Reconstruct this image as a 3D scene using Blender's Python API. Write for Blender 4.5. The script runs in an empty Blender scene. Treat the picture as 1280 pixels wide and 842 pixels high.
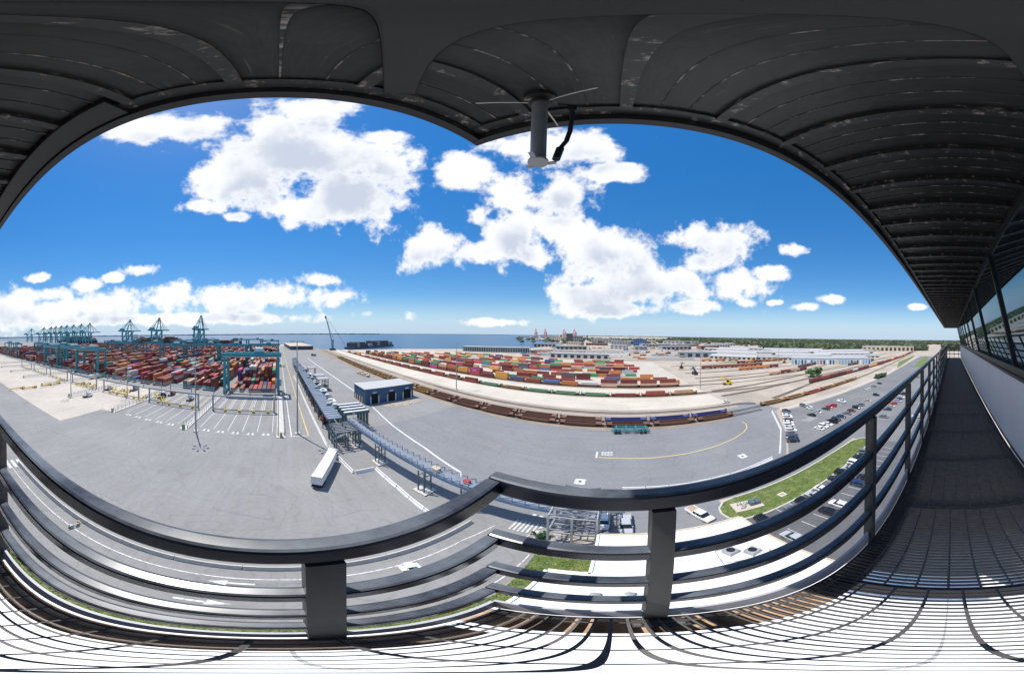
import bpy, math, random
from mathutils import Vector, Matrix
R = math.radians
random.seed(7)
scn = bpy.context.scene
COL = scn.collection

# ------------------------------------------------------------------ camera
EYE = 32.0                                   # eye height above the yard, in plan units
KS = 39.0 / 32.0                             # metres for one plan unit (the whole yard is brought to metres at the end)
MS = 1 / KS                                  # a metre-built vehicle in plan units
KPX, AZ0 = 842 / 180.0, 769.0                # degrees of the 360-degree camera
TILT, TILT_AZ = R(0.92), R(110)              # the tripod leans a little
TAX = Vector((math.sin(TILT_AZ - math.pi / 2), math.cos(TILT_AZ - math.pi / 2), 0))
def _dir(az, el): return Vector((math.sin(az) * math.cos(el), math.cos(az) * math.cos(el), math.sin(el)))
_s = 1 if abs((Matrix.Rotation(TILT, 3, TAX) @ _dir(TILT_AZ, -TILT)).z) < 1e-3 else -1
TM = Matrix.Rotation(_s * TILT, 3, TAX)
def look(x, y): return TM @ _dir(R((x - AZ0) / KPX), R((421 - y) / KPX))
def G(x, y, z=0.0):
    v = look(x, y); s = (z - EYE) / v.z
    return Vector((v.x * s, v.y * s, z))
cam_d = bpy.data.cameras.new('camera'); cam = bpy.data.objects.new('camera', cam_d); COL.objects.link(cam)
cam_d.type = 'PANO'
HALF = 0.5 * 1280 / 842 * 180
cc = cam_d.cycles if hasattr(cam_d, "cycles") else cam_d
cc.panorama_type = 'EQUIRECTANGULAR'
cc.latitude_min, cc.latitude_max = R(-90), R(90)
cc.longitude_min, cc.longitude_max = R(-HALF), R(HALF)
cam_d.clip_start, cam_d.clip_end = 0.01, 60000
fwd = R((640 - AZ0) / KPX)
m3 = TM @ Matrix.Rotation(-fwd, 3, 'Z') @ Matrix.Rotation(R(90), 3, 'X')
cam.matrix_world = Matrix.Translation((0, 0, EYE * KS)) @ m3.to_4x4()
scn.camera = cam

# ------------------------------------------------------------------ sky, sun, exposure
SUN_AZ, SUN_EL = -118.0, 65.5
w = bpy.data.worlds.new('World'); scn.world = w; w.use_nodes = True
nt = w.node_tree; nt.nodes.clear()
def N(t, **k):
    n = nt.nodes.new(t)
    for a, b in k.items(): setattr(n, a, b)
    return n
def L(a, b): nt.links.new(a, b)
def wmath(op, a, b=None, c=None, clamp=False):
    n = N('ShaderNodeMath', operation=op, use_clamp=clamp)
    for i, v in enumerate((a, b, c)):
        if v is None: continue
        if isinstance(v, (int, float)): n.inputs[i].default_value = v
        else: L(v, n.inputs[i])
    return n.outputs[0]
out = N('ShaderNodeOutputWorld'); bg = N('ShaderNodeBackground'); L(bg.outputs[0], out.inputs[0])
sky = N('ShaderNodeTexSky', sky_type='NISHITA', sun_disc=False)
sky.sun_elevation = R(SUN_EL); sky.sun_rotation = R(SUN_AZ); sky.air_density = 1.0; sky.dust_density = 0.08; sky.ozone_density = 3.0; sky.altitude = 30
hs = N('ShaderNodeHueSaturation'); hs.inputs['Saturation'].default_value = 1.12; hs.inputs['Hue'].default_value = 0.5
L(sky.outputs[0], hs.inputs['Color'])
# the camera's tone: deeper colour, lifted darks
sph = N('ShaderNodeSeparateColor', mode='HSV'); cph = N('ShaderNodeCombineColor', mode='HSV'); L(hs.outputs[0], sph.inputs[0])
L(sph.outputs[0], cph.inputs[0]); L(wmath('MULTIPLY', sph.outputs[1], 1.20, clamp=True), cph.inputs[1]); L(wmath('MULTIPLY', wmath('POWER', sph.outputs[2], 0.478), 2.78), cph.inputs[2])
tc = N('ShaderNodeTexCoord'); sep = N('ShaderNodeSeparateXYZ'); L(tc.outputs['Generated'], sep.inputs[0])
azd = wmath('MULTIPLY', wmath('ARCTAN2', sep.outputs[0], sep.outputs[1]), 180 / math.pi)
eld = wmath('MULTIPLY', wmath('ARCSINE', sep.outputs[2]), 180 / math.pi)
cxy = N('ShaderNodeCombineXYZ'); L(azd, cxy.inputs[0]); L(eld, cxy.inputs[1])
# clouds: puffs (azimuth, elevation, half-widths in degrees) broken up with fractal noise
PUFFS = [(372,188,112,58),(305,222,78,40),(255,156,72,22),(185,160,58,17),(432,240,68,38),(486,214,50,30),(392,138,60,20),
 (247,258,32,11),(296,272,18,8),(392,262,72,22),(345,168,70,30),(474,172,32,11),(455,195,50,30),
 (14,386,46,26),(75,390,48,20),(135,384,50,20),(212,374,36,22),(290,376,66,20),(368,372,66,19),(402,350,30,10),(108,356,20,9),(178,336,21,9),(48,348,17,7),(140,347,13,6),(60,368,40,10),(200,398,230,9),
 (540,309,60,26),(577,215,40,24),(640,246,44,26),(692,184,84,22),(640,290,50,42),(745,308,72,32),(702,246,46,28),(764,216,48,11),(604,312,40,17),(598,270,26,18),(700,286,34,20),
 (790,352,104,34),(742,366,62,22),(836,350,50,22),(870,383,40,9),(765,386,72,10),(726,344,36,20),(668,318,36,20),
 (892,298,52,29),(880,326,36,17),(925,356,40,24),(957,342,28,11),(934,378,17,7),(1000,312,22,9),(1005,384,20,6),(1044,374,18,6),(968,378,11,4),(1147,383,12,4),(615,403,38,6),
 (1330,250,80,46),(1420,330,70,22),(1490,200,70,36),(-120,300,60,36),(-140,380,70,18)]
wn = N('ShaderNodeTexNoise'); wn.inputs['Scale'].default_value = 6.5; wn.inputs['Detail'].default_value = 8; wn.inputs['Roughness'].default_value = 0.58
L(tc.outputs['Generated'], wn.inputs['Vector'])
fine = N('ShaderNodeTexNoise'); fine.inputs['Scale'].default_value = 34; fine.inputs['Detail'].default_value = 6; fine.inputs['Roughness'].default_value = 0.6
L(tc.outputs['Generated'], fine.inputs['Vector'])
def puff_field(vec, k, rmin=0):
    acc = None
    for px, py, rx, ry in PUFFS:
        if rx < rmin: continue
        v = look(px, py); a = math.degrees(math.atan2(v.x, v.y)); e = math.degrees(math.asin(v.z))
        sx, sy = KPX / rx, KPX / ry
        n = N('ShaderNodeVectorMath', operation='MULTIPLY_ADD'); L(vec, n.inputs[0])
        n.inputs[1].default_value = (sx, sy, 0); n.inputs[2].default_value = (-a * sx, -e * sy, 0)
        ln = N('ShaderNodeVectorMath', operation='LENGTH'); L(n.outputs[0], ln.inputs[0])
        acc = ln.outputs['Value'] if acc is None else wmath('SMOOTH_MIN', acc, ln.outputs['Value'], k)
    return wmath('SUBTRACT', 1.08, acc)
f = puff_field(cxy.outputs[0], 0.2)
up = N('ShaderNodeVectorMath', operation='ADD'); L(cxy.outputs[0], up.inputs[0]); up.inputs[1].default_value = (-1.5, 4.2, 0)
f_up = puff_field(up.outputs[0], 0.3, 46)                               # how much cloud stands above, toward the sun
f = wmath('ADD', f, wmath('MULTIPLY', wmath('SUBTRACT', wn.outputs[0], 0.5), 3.0))
f = wmath('ADD', f, wmath('MULTIPLY', wmath('SUBTRACT', fine.outputs[0], 0.5), 0.6))
mr = N('ShaderNodeMapRange', interpolation_type='SMOOTHSTEP'); L(f, mr.inputs[0]); mr.inputs[1].default_value = -0.06; mr.inputs[2].default_value = 0.46
# thick hearts of the clouds are greyer
gr = N('ShaderNodeTexNoise'); gr.inputs['Scale'].default_value = 6; gr.inputs['Detail'].default_value = 5
mp = N('ShaderNodeMapping'); mp.inputs['Location'].default_value = (0.3, 0.7, 0.1); L(tc.outputs['Generated'], mp.inputs[0]); L(mp.outputs[0], gr.inputs['Vector'])
f_up = wmath('ADD', f_up, wmath('MULTIPLY', wmath('SUBTRACT', gr.outputs[0], 0.5), 2.2))
thick = N('ShaderNodeMapRange', interpolation_type='SMOOTHSTEP'); L(f_up, thick.inputs[0]); thick.inputs[1].default_value = 0.05; thick.inputs[2].default_value = 1.0
inner = N('ShaderNodeMapRange', interpolation_type='SMOOTHSTEP'); L(f, inner.inputs[0]); inner.inputs[1].default_value = 0.15; inner.inputs[2].default_value = 0.95
grey = wmath('MULTIPLY', thick.outputs[0], inner.outputs[0])
ccol = N('ShaderNodeMix', data_type='RGBA'); L(grey, ccol.inputs[0]); ccol.inputs[6].default_value = (8.3, 8.4, 8.6, 1); ccol.inputs[7].default_value = (5.1, 5.6, 6.5, 1)
# pale blue sea haze low over the horizon, behind the clouds
veil = N('ShaderNodeMapRange', interpolation_type='SMOOTHSTEP'); L(eld, veil.inputs[0]); veil.inputs[1].default_value = -1.0; veil.inputs[2].default_value = 11.0; veil.inputs[3].default_value = 0.92; veil.inputs[4].default_value = 0.0
hz = N('ShaderNodeMix', data_type='RGBA'); L(veil.outputs[0], hz.inputs[0]); L(cph.outputs[0], hz.inputs[6]); hz.inputs[7].default_value = (3.9, 5.3, 7.0, 1)
dens = wmath('MULTIPLY', mr.outputs[0], 0.97)
mx = N('ShaderNodeMix', data_type='RGBA'); L(dens, mx.inputs[0]); L(hz.outputs[2], mx.inputs[6]); L(ccol.outputs[2], mx.inputs[7])
L(mx.outputs[2], bg.inputs[0]); bg.inputs[1].default_value = 0.10
try: w.cycles.sampling_method = 'MANUAL'; w.cycles.sample_map_resolution = 512
except Exception: pass
sd = bpy.data.lights.new('sun', 'SUN'); sd.energy = 4.2; sd.angle = R(0.53); sd.color = (1.0, 0.955, 0.89)
so = bpy.data.objects.new('sun', sd); COL.objects.link(so)
so.rotation_euler = _dir(R(SUN_AZ), R(SUN_EL)).to_track_quat('Z', 'Y').to_euler(); so.location = (0, 0, 120)
scn.view_settings.view_transform = 'Standard'; scn.view_settings.look = 'None'; scn.view_settings.gamma = 1
scn.view_settings.use_curve_mapping = False; scn.view_settings.exposure = 0.32
scn.cycles.max_bounces = 8; scn.cycles.use_denoising = True

# ------------------------------------------------------------------ materials
MATS = {}
def mat(name, col, rough=0.6, metal=0.0, var=0.12, scale=3.0, space='obj', bump=0.0, bscale=40.0, wear=None, wscale=6.0, wth=(0.62, 0.72), rnd=0.0, ior=None, streak=None):
    if name in MATS: return MATS[name]
    m = bpy.data.materials.new(name); m.use_nodes = True; t = m.node_tree; b = t.nodes['Principled BSDF']
    b.inputs['Roughness'].default_value = rough; b.inputs['Metallic'].default_value = metal
    if ior: b.inputs['IOR'].default_value = ior
    def nn(k): return t.nodes.new(k)
    if space == 'obj': co = nn('ShaderNodeTexCoord').outputs['Object']
    else: co = nn('ShaderNodeNewGeometry').outputs['Position']
    vec = co
    if streak:
        mpn = nn('ShaderNodeMapping'); mpn.inputs['Scale'].default_value = streak; t.links.new(co, mpn.inputs[0]); vec = mpn.outputs[0]
    n1 = nn('ShaderNodeTexNoise'); n1.inputs['Scale'].default_value = scale; n1.inputs['Detail'].default_value = 6; n1.inputs['Roughness'].default_value = 0.65; t.links.new(vec, n1.inputs['Vector'])
    mix = nn('ShaderNodeMix'); mix.data_type = 'RGBA'
    c = Vector(col[:3])
    mix.inputs[6].default_value = (*(c * (1 - var)), 1); mix.inputs[7].default_value = (*(c * (1 + var)), 1)
    mr_ = nn('ShaderNodeMapRange'); mr_.inputs[1].default_value = 0.3; mr_.inputs[2].default_value = 0.7; t.links.new(n1.outputs[0], mr_.inputs[0]); t.links.new(mr_.outputs[0], mix.inputs[0])
    res = mix.outputs[2]
    if wear:
        n2 = nn('ShaderNodeTexNoise'); n2.inputs['Scale'].default_value = wscale; n2.inputs['Detail'].default_value = 8; n2.inputs['Roughness'].default_value = 0.7; t.links.new(vec, n2.inputs['Vector'])
        r2 = nn('ShaderNodeMapRange'); r2.inputs[1].default_value = wth[0]; r2.inputs[2].default_value = wth[1]; t.links.new(n2.outputs[0], r2.inputs[0])
        mw = nn('ShaderNodeMix'); mw.data_type = 'RGBA'; t.links.new(r2.outputs[0], mw.inputs[0]); t.links.new(res, mw.inputs[6]); mw.inputs[7].default_value = (*wear, 1); res = mw.outputs[2]
    if rnd:
        oi = nn('ShaderNodeObjectInfo'); hsn = nn('ShaderNodeHueSaturation'); rr = nn('ShaderNodeMapRange'); t.links.new(oi.outputs['Random'], rr.inputs[0]); rr.inputs[3].default_value = 1 - rnd; rr.inputs[4].default_value = 1 + rnd
        t.links.new(rr.outputs[0], hsn.inputs['Value']); t.links.new(res, hsn.inputs['Color']); res = hsn.outputs[0]
    t.links.new(res, b.inputs['Base Color'])
    if bump:
        n3 = nn('ShaderNodeTexNoise'); n3.inputs['Scale'].default_value = bscale; n3.inputs['Detail'].default_value = 4; t.links.new(co, n3.inputs['Vector'])
        bn = nn('ShaderNodeBump'); bn.inputs['Strength'].default_value = bump; bn.inputs['Distance'].default_value = 0.02; t.links.new(n3.outputs[0], bn.inputs['Height']); t.links.new(bn.outputs[0], b.inputs['Normal'])
    MATS[name] = m
    return m
def pave(name, col, stain, var=0.10, s1=0.05, s2=1.4, rough=0.85):
    """paving: broad tone patches, long tyre-worn bands, fine speckle and dark oil stains"""
    m = bpy.data.materials.new(name); m.use_nodes = True; t = m.node_tree; b = t.nodes['Principled BSDF']; b.inputs['Roughness'].default_value = rough
    if 'Specular IOR Level' in b.inputs: b.inputs['Specular IOR Level'].default_value = 0.3
    def nn(k): return t.nodes.new(k)
    co = nn('ShaderNodeNewGeometry').outputs['Position']
    res = None
    c = Vector(col)
    layers = [(s1, 5, var, (1, 1, 1)), (0.35, 4, var * 0.6, (0.10, 1.6, 1)), (s2, 8, var * 0.55, (1, 1, 1)), (9.0, 3, var * 0.5, (1, 1, 1))]
    val = None
    for sc_, de, amp, st in layers:
        mpn = nn('ShaderNodeMapping'); mpn.inputs['Scale'].default_value = st; t.links.new(co, mpn.inputs[0])
        n = nn('ShaderNodeTexNoise'); n.inputs['Scale'].default_value = sc_; n.inputs['Detail'].default_value = de; n.inputs['Roughness'].default_value = 0.6; t.links.new(mpn.outputs[0], n.inputs['Vector'])
        r_ = nn('ShaderNodeMapRange'); r_.inputs[1].default_value = 0.3; r_.inputs[2].default_value = 0.7; r_.inputs[3].default_value = 1 - amp; r_.inputs[4].default_value = 1 + amp; t.links.new(n.outputs[0], r_.inputs[0])
        if val is None: val = r_.outputs[0]
        else:
            mu = nn('ShaderNodeMath'); mu.operation = 'MULTIPLY'; t.links.new(val, mu.inputs[0]); t.links.new(r_.outputs[0], mu.inputs[1]); val = mu.outputs[0]
    hv = nn('ShaderNodeHueSaturation'); hv.inputs['Color'].default_value = (*col, 1); t.links.new(val, hv.inputs['Value'])
    n2 = nn('ShaderNodeTexNoise'); n2.inputs['Scale'].default_value = 0.22; n2.inputs['Detail'].default_value = 9; n2.inputs['Roughness'].default_value = 0.75; t.links.new(co, n2.inputs['Vector'])
    r2 = nn('ShaderNodeMapRange'); r2.inputs[1].default_value = 0.60; r2.inputs[2].default_value = 0.74; r2.inputs[4].default_value = 0.55; t.links.new(n2.outputs[0], r2.inputs[0])
    mw = nn('ShaderNodeMix'); mw.data_type = 'RGBA'; t.links.new(r2.outputs[0], mw.inputs[0]); t.links.new(hv.outputs[0], mw.inputs[6]); mw.inputs[7].default_value = (*stain, 1)
    # cracks and patch joints, and faint dark tyre arcs
    nw = nn('ShaderNodeTexNoise'); nw.inputs['Scale'].default_value = 0.5; t.links.new(co, nw.inputs['Vector'])
    va = nn('ShaderNodeVectorMath'); va.operation = 'MULTIPLY_ADD'; t.links.new(nw.outputs['Color'], va.inputs[0]); va.inputs[1].default_value = (1.2, 1.2, 0); t.links.new(co, va.inputs[2])
    vo = nn('ShaderNodeTexVoronoi'); vo.feature = 'DISTANCE_TO_EDGE'; vo.inputs['Scale'].default_value = 0.11; vo.inputs['Randomness'].default_value = 0.75; t.links.new(va.outputs[0], vo.inputs['Vector'])
    r4 = nn('ShaderNodeMapRange'); r4.inputs[1].default_value = 0.0; r4.inputs[2].default_value = 0.012; r4.inputs[3].default_value = 0.86; r4.inputs[4].default_value = 1.0; t.links.new(vo.outputs['Distance'], r4.inputs[0])
    wv = nn('ShaderNodeTexNoise'); wv.inputs['Scale'].default_value = 0.045; wv.inputs['Detail'].default_value = 1; t.links.new(co, wv.inputs['Vector'])
    m1 = nn('ShaderNodeMath'); m1.operation = 'MULTIPLY'; m1.inputs[1].default_value = 60; t.links.new(wv.outputs[0], m1.inputs[0])
    m2 = nn('ShaderNodeMath'); m2.operation = 'PINGPONG'; m2.inputs[1].default_value = 1.0; t.links.new(m1.outputs[0], m2.inputs[0])
    m3_ = nn('ShaderNodeMapRange'); m3_.inputs[1].default_value = 0.0; m3_.inputs[2].default_value = 0.22; m3_.inputs[3].default_value = 0.90; m3_.inputs[4].default_value = 1.0; t.links.new(m2.outputs[0], m3_.inputs[0])
    mm_ = nn('ShaderNodeMath'); mm_.operation = 'MULTIPLY'; t.links.new(r4.outputs[0], mm_.inputs[0]); t.links.new(m3_.outputs[0], mm_.inputs[1])
    hk = nn('ShaderNodeHueSaturation'); t.links.new(mw.outputs[2], hk.inputs['Color']); t.links.new(mm_.outputs[0], hk.inputs['Value'])
    t.links.new(hk.outputs[0], b.inputs['Base Color'])
    n3 = nn('ShaderNodeTexNoise'); n3.inputs['Scale'].default_value = 30; t.links.new(co, n3.inputs['Vector'])
    bn = nn('ShaderNodeBump'); bn.inputs['Strength'].default_value = 0.25; bn.inputs['Distance'].default_value = 0.01; t.links.new(n3.outputs[0], bn.inputs['Height']); t.links.new(bn.outputs[0], b.inputs['Normal'])
    MATS[name] = m
    return m

# ------------------------------------------------------------------ mesh helpers
class MB:
    def __init__(self): self.v = []; self.f = []; self.mi = []
    def face(self, pts, mi=0):
        i = len(self.v); self.v += [tuple(p) for p in pts]; self.f.append(tuple(range(i, i + len(pts)))); self.mi.append(mi); return self
    def box(self, x0, x1, y0, y1, z0, z1, mi=0, top=None):
        i = len(self.v)
        self.v += [(x0, y0, z0), (x1, y0, z0), (x1, y1, z0), (x0, y1, z0), (x0, y0, z1), (x1, y0, z1), (x1, y1, z1), (x0, y1, z1)]
        fs = [(0, 3, 2, 1), (4, 5, 6, 7), (0, 1, 5, 4), (1, 2, 6, 5), (2, 3, 7, 6), (3, 0, 4, 7)]
        self.f += [tuple(i + k for k in q) for q in fs]; self.mi += [mi, mi if top is None else top, mi, mi, mi, mi]; return self
    def beam(self, p, q, wd, ht=None, mi=0, up=(0, 0, 1), taper=1.0):
        p, q = Vector(p), Vector(q); ht = ht or wd; d = (q - p).normalized(); u = Vector(up)
        if abs(d.dot(u)) > 0.98: u = Vector((1, 0, 0))
        s = d.cross(u).normalized(); u = s.cross(d).normalized(); i = len(self.v)
        for c, k in ((p, 1.0), (q, taper)):
            for a, b in ((-1, -1), (1, -1), (1, 1), (-1, 1)): self.v.append(tuple(c + s * a * wd / 2 * k + u * b * ht / 2 * k))
        fs = [(0, 1, 2, 3), (7, 6, 5, 4), (0, 4, 5, 1), (1, 5, 6, 2), (2, 6, 7, 3), (3, 7, 4, 0)]
        self.f += [tuple(i + k for k in q_) for q_ in fs]; self.mi += [mi] * 6; return self
    def tube(self, pts, r, n=8, mi=0, caps=True, r1=None):
        pts = [Vector(p) for p in pts]; rings = []; ref = Vector((0.31, 0.17, 0.93))
        for j, p in enumerate(pts):
            d = (pts[min(j + 1, len(pts) - 1)] - pts[max(j - 1, 0)]).normalized()
            s = d.cross(ref).normalized(); u = s.cross(d); i = len(self.v); rr = r if r1 is None else r + (r1 - r) * j / (len(pts) - 1)
            for k in range(n):
                a = 2 * math.pi * k / n; self.v.append(tuple(p + (s * math.cos(a) + u * math.sin(a)) * rr))
            rings.append(i)
        for a, b in zip(rings, rings[1:]):
            for k in range(n):
                self.f.append((a + k, a + (k + 1) % n, b + (k + 1) % n, b + k)); self.mi.append(mi)
        if caps:
            self.f.append(tuple(rings[0] + k for k in reversed(range(n)))); self.f.append(tuple(rings[-1] + k for k in range(n))); self.mi += [mi, mi]
        return self
    def prism(self, poly, z0, z1, mi=0, top=None):
        n = len(poly); i = len(self.v)
        self.v += [(x, y, z0) for x, y in poly] + [(x, y, z1) for x, y in poly]
        self.f.append(tuple(i + k for k in reversed(range(n)))); self.f.append(tuple(i + n + k for k in range(n))); self.mi += [mi, mi if top is None else top]
        for k in range(n):
            self.f.append((i + k, i + (k + 1) % n, i + n + (k + 1) % n, i + n + k)); self.mi.append(mi)
        return self
    def loft(self, secs, mi=0, caps=True):
        base = []; n = len(secs[0])
        for s in secs: base.append(len(self.v)); self.v += [tuple(p) for p in s]
        for a, b in zip(base, base[1:]):
            for k in range(n): self.f.append((a + k, a + (k + 1) % n, b + (k + 1) % n, b + k)); self.mi.append(mi)
        if caps: self.f.append(tuple(base[0] + k for k in reversed(range(n)))); self.f.append(tuple(base[-1] + k for k in range(n))); self.mi += [mi, mi]
        return self
    def mesh(self, name, mats, smooth=False):
        me = bpy.data.meshes.new(name); me.from_pydata(self.v, [], self.f)
        for m in (mats if isinstance(mats, (list, tuple)) else [mats]): me.materials.append(m)
        if any(self.mi): me.polygons.foreach_set('material_index', self.mi)
        if smooth: me.polygons.foreach_set('use_smooth', [True] * len(self.f))
        me.update(); return me
    def build(self, name, mats, parent=None, loc=None, smooth=False, bevel=0):
        o = bpy.data.objects.new(name, self.mesh(name, mats, smooth)); COL.objects.link(o)
        if parent: o.parent = parent
        if loc is not None: o.location = loc
        if bevel:
            b = o.modifiers.new('bevel', 'BEVEL'); b.width = bevel; b.segments = 2; b.limit_method = 'ANGLE'
        return o
def tag(o, label, cat, group=None):
    o['label'] = label; o['category'] = cat
    if group: o['group'] = group
    return o
def struct(o): o['kind'] = 'structure'; return o
def stuff(o): o['kind'] = 'stuff'; return o
def thing(name, label, cat, loc=(0, 0, 0), rz=0.0, group=None):
    o = bpy.data.objects.new(name, None); COL.objects.link(o); o.location = loc; o.rotation_euler = (0, 0, rz); o.empty_display_size = 0.3
    return tag(o, label, cat, group)
def clone(root, loc, rz, label, group=None, scale=None, matswap=None):
    r = root.copy(); COL.objects.link(r); r.location = loc; r.rotation_euler = (0, 0, rz); r['label'] = label
    if group: r['group'] = group
    if scale: r.scale = (scale,) * 3
    for ch in list(root.children):
        c = ch.copy(); COL.objects.link(c); c.parent = r
        for g in list(ch.children):
            d = g.copy(); COL.objects.link(d); d.parent = c
    return r
def obj(name, me, parent=None, loc=(0, 0, 0), rz=0.0):
    o = bpy.data.objects.new(name, me); COL.objects.link(o); o.location = loc; o.rotation_euler = (0, 0, rz)
    if parent: o.parent = parent
    return o
ORD = ['first', 'second', 'third', 'fourth', 'fifth', 'sixth', 'seventh', 'eighth', 'ninth', 'tenth', 'eleventh', 'twelfth', 'thirteenth', 'fourteenth', 'fifteenth', 'sixteenth', 'seventeenth', 'eighteenth', 'nineteenth', 'twentieth',
       'twenty-first', 'twenty-second', 'twenty-third', 'twenty-fourth', 'twenty-fifth', 'twenty-sixth', 'twenty-seventh', 'twenty-eighth', 'twenty-ninth', 'thirtieth', 'thirty-first', 'thirty-second', 'thirty-third', 'thirty-fourth', 'thirty-fifth', 'thirty-sixth', 'thirty-seventh', 'thirty-eighth', 'thirty-ninth', 'fortieth']
def rnoise(x, y, s=1.0):
    from mathutils import noise
    return noise.noise((x * s, y * s, 0.37))

# ------------------------------------------------------------------ terrain, water, paving
M_water = mat('sea_water', (0.030, 0.085, 0.16), 0.3, 0, 0.25, 0.004, 'pos', bump=0.35, bscale=0.25)
M_land = pave('dry_ground', (0.41, 0.35, 0.285), (0.25, 0.21, 0.155), 0.22, 0.03, 0.6)
M_asph = pave('grey_yard_paving', (0.245, 0.240, 0.232), (0.18, 0.176, 0.17), 0.10)
M_asph2 = pave('blue_grey_asphalt', (0.21, 0.212, 0.218), (0.16, 0.16, 0.162), 0.09)
M_lot = pave('car_park_asphalt', (0.19, 0.188, 0.186), (0.13, 0.13, 0.13), 0.12)
M_dark = pave('dark_asphalt', (0.12, 0.12, 0.125), (0.07, 0.07, 0.07), 0.14)
M_conc = pave('pale_concrete', (0.47, 0.42, 0.36), (0.35, 0.31, 0.26), 0.10)
M_conc2 = pave('cream_concrete', (0.53, 0.475, 0.40), (0.38, 0.335, 0.27), 0.10)
M_ballast = pave('brown_ballast', (0.27, 0.22, 0.17), (0.13, 0.11, 0.09), 0.2, 0.08, 2.2)
M_gravel = pave('tan_gravel', (0.36, 0.305, 0.25), (0.24, 0.20, 0.16), 0.18, 0.05, 1.0)
M_white = mat('white_road_paint', (0.66, 0.66, 0.64), 0.6, 0, 0.12, 2.0, 'pos', wear=(0.30, 0.30, 0.30), wscale=2.2, wth=(0.48, 0.62))
M_yellow = mat('yellow_road_paint', (0.62, 0.47, 0.16), 0.6, 0, 0.1, 2.0, 'pos', wear=(0.36, 0.33, 0.25), wscale=2.0, wth=(0.55, 0.68))
M_grass = mat('mown_grass_soil', (0.115, 0.165, 0.042), 0.9, 0, 0.35, 0.5, 'pos', wear=(0.27, 0.23, 0.11), wscale=0.5, wth=(0.5, 0.68))

def sheet(name, poly, z, m):
    mb = MB(); mb.face([(x, y, z) for x, y in poly]); return struct(mb.build(name, m))
sheet('sea', [(-40000, -40000), (40000, -40000), (40000, 40000), (-40000, 40000)], -1.6, M_water)
land = [(-552, -2600), (-552, -12), (-640, -12), (-640, 62), (-470, 70), (-420, 85), (-398, 150), (-372, 262), (-300, 345), (-205, 420), (-165, 700), (-420, 1350), (-860, 1850), (-1100, 2400), (-1000, 5200),
        (-4200, 12000), (-4200, 26000), (26000, 26000), (26000, -26000), (-2600, -26000), (-1500, -8000)]
mb = MB(); mb.prism(land, -3.0, 0.0); struct(mb.build('ground', M_land))
sheet('stack_yard', [(-548, -2500), (-104, -2500), (-104, 0.5), (-548, 0.5)], 0.012, M_asph)
sheet('gate_yard', [(-104, -900), (-6.5, -900), (-6.5, 24), (-104, 24)], 0.018, M_asph)
sheet('truck_road', [(-548, 0.5), (-104, 0.5), (-104, 24), (-62, 24), (-62, 67), (-330, 67), (-390, 85), (-548, 62)], 0.016, M_asph)
sheet('pale_concrete_pad', [(-102, -880), (-41, -880), (-40, -66), (-60, -66), (-62, -61), (-102, -61)], 0.026, M_conc)
sheet('front_yard', [(-62, 24), (16, 24), (16, 33), (38, 36.5), (48, 46), (61, 64.5), (58, 79), (44, 82), (44, 68), (-62, 67.5)], 0.022, M_asph2)
sheet('car_park', [(38.5, 36), (16, 32.7), (16, 29.6), (58, 28.4), (60, 12.8), (260, 12.8), (420, 40), (420, 62), (190, 57), (108, 60), (66, 64)], 0.030, M_lot)
sheet('service_road', [(14, 4), (260, 4), (260, 12.8), (60, 12.8), (60, 23.0), (14.5, 23.6)], 0.034, M_dark)
sheet('gravel_strip', [(64, 65), (110, 60.4), (190, 58), (420, 66), (420, 71), (190, 62), (110, 64), (66, 68)], 0.036, M_conc)
sheet('rail_bed', [(-420, 66), (-62, 67.6), (44, 68), (54, 69), (54, 80), (-62, 81), (-420, 92)], 0.020, M_ballast)
sheet('earth_strip', [(-420, 92), (-62, 81.2), (52, 80.2), (52, 88), (-62, 89), (-420, 100)], 0.024, M_gravel)
sheet('loading_pad_near', [(-400, 100), (-62, 89.2), (52, 88.2), (50, 107), (-62, 107.5), (-400, 116)], 0.028, M_conc2)
sheet('track_bed_near', [(-400, 116), (-62, 107.7), (50, 107.2), (50, 112.6), (-62, 113), (-400, 119)], 0.026, M_ballast)
sheet('loading_pad_middle', [(-400, 119.2), (-62, 113.2), (50, 112.8), (49, 126), (-62, 127), (-400, 131)], 0.030, M_conc2)
sheet('track_bed_middle', [(-400, 131.2), (-62, 127.2), (49, 126.2), (49, 133), (-62, 133.5), (-400, 137)], 0.026, M_ballast)
sheet('container_pad', [(-390, 137.2), (-62, 133.7), (49, 133.2), (46, 262), (-150, 285), (-330, 262)], 0.032, M_conc)
sheet('crossing', [(44, 66), (61, 66), (66, 68.2), (62, 84), (53, 86), (53, 70)], 0.040, M_asph2)
# far shore on the horizon
mb = MB(); random.seed(3)
def ridge(a0, a1, rr, hh, n):
    pts = []
    for i in range(n + 1):
        a = R(a0 + (a1 - a0) * i / n); h = hh * (0.65 + 0.5 * abs(rnoise(i * 0.31, 2.0)) + 0.25 * random.random())
        pts.append((math.sin(a) * rr, math.cos(a) * rr, h))
    for (x0, y0, h0), (x1, y1, h1) in zip(pts, pts[1:]):
        k = 1.06
        mb.face([(x0, y0, -2), (x1, y1, -2), (x1, y1, h1), (x0, y0, h0)]); mb.face([(x0, y0, h0), (x1, y1, h1), (x1 * k, y1 * k, h1 + 4), (x0 * k, y0 * k, h0 + 4)])
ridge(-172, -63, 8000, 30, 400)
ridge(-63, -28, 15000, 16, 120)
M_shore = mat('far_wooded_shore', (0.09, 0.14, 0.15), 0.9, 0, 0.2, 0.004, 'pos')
struct(mb.build('far_shore_terrain', M_shore))

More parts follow.
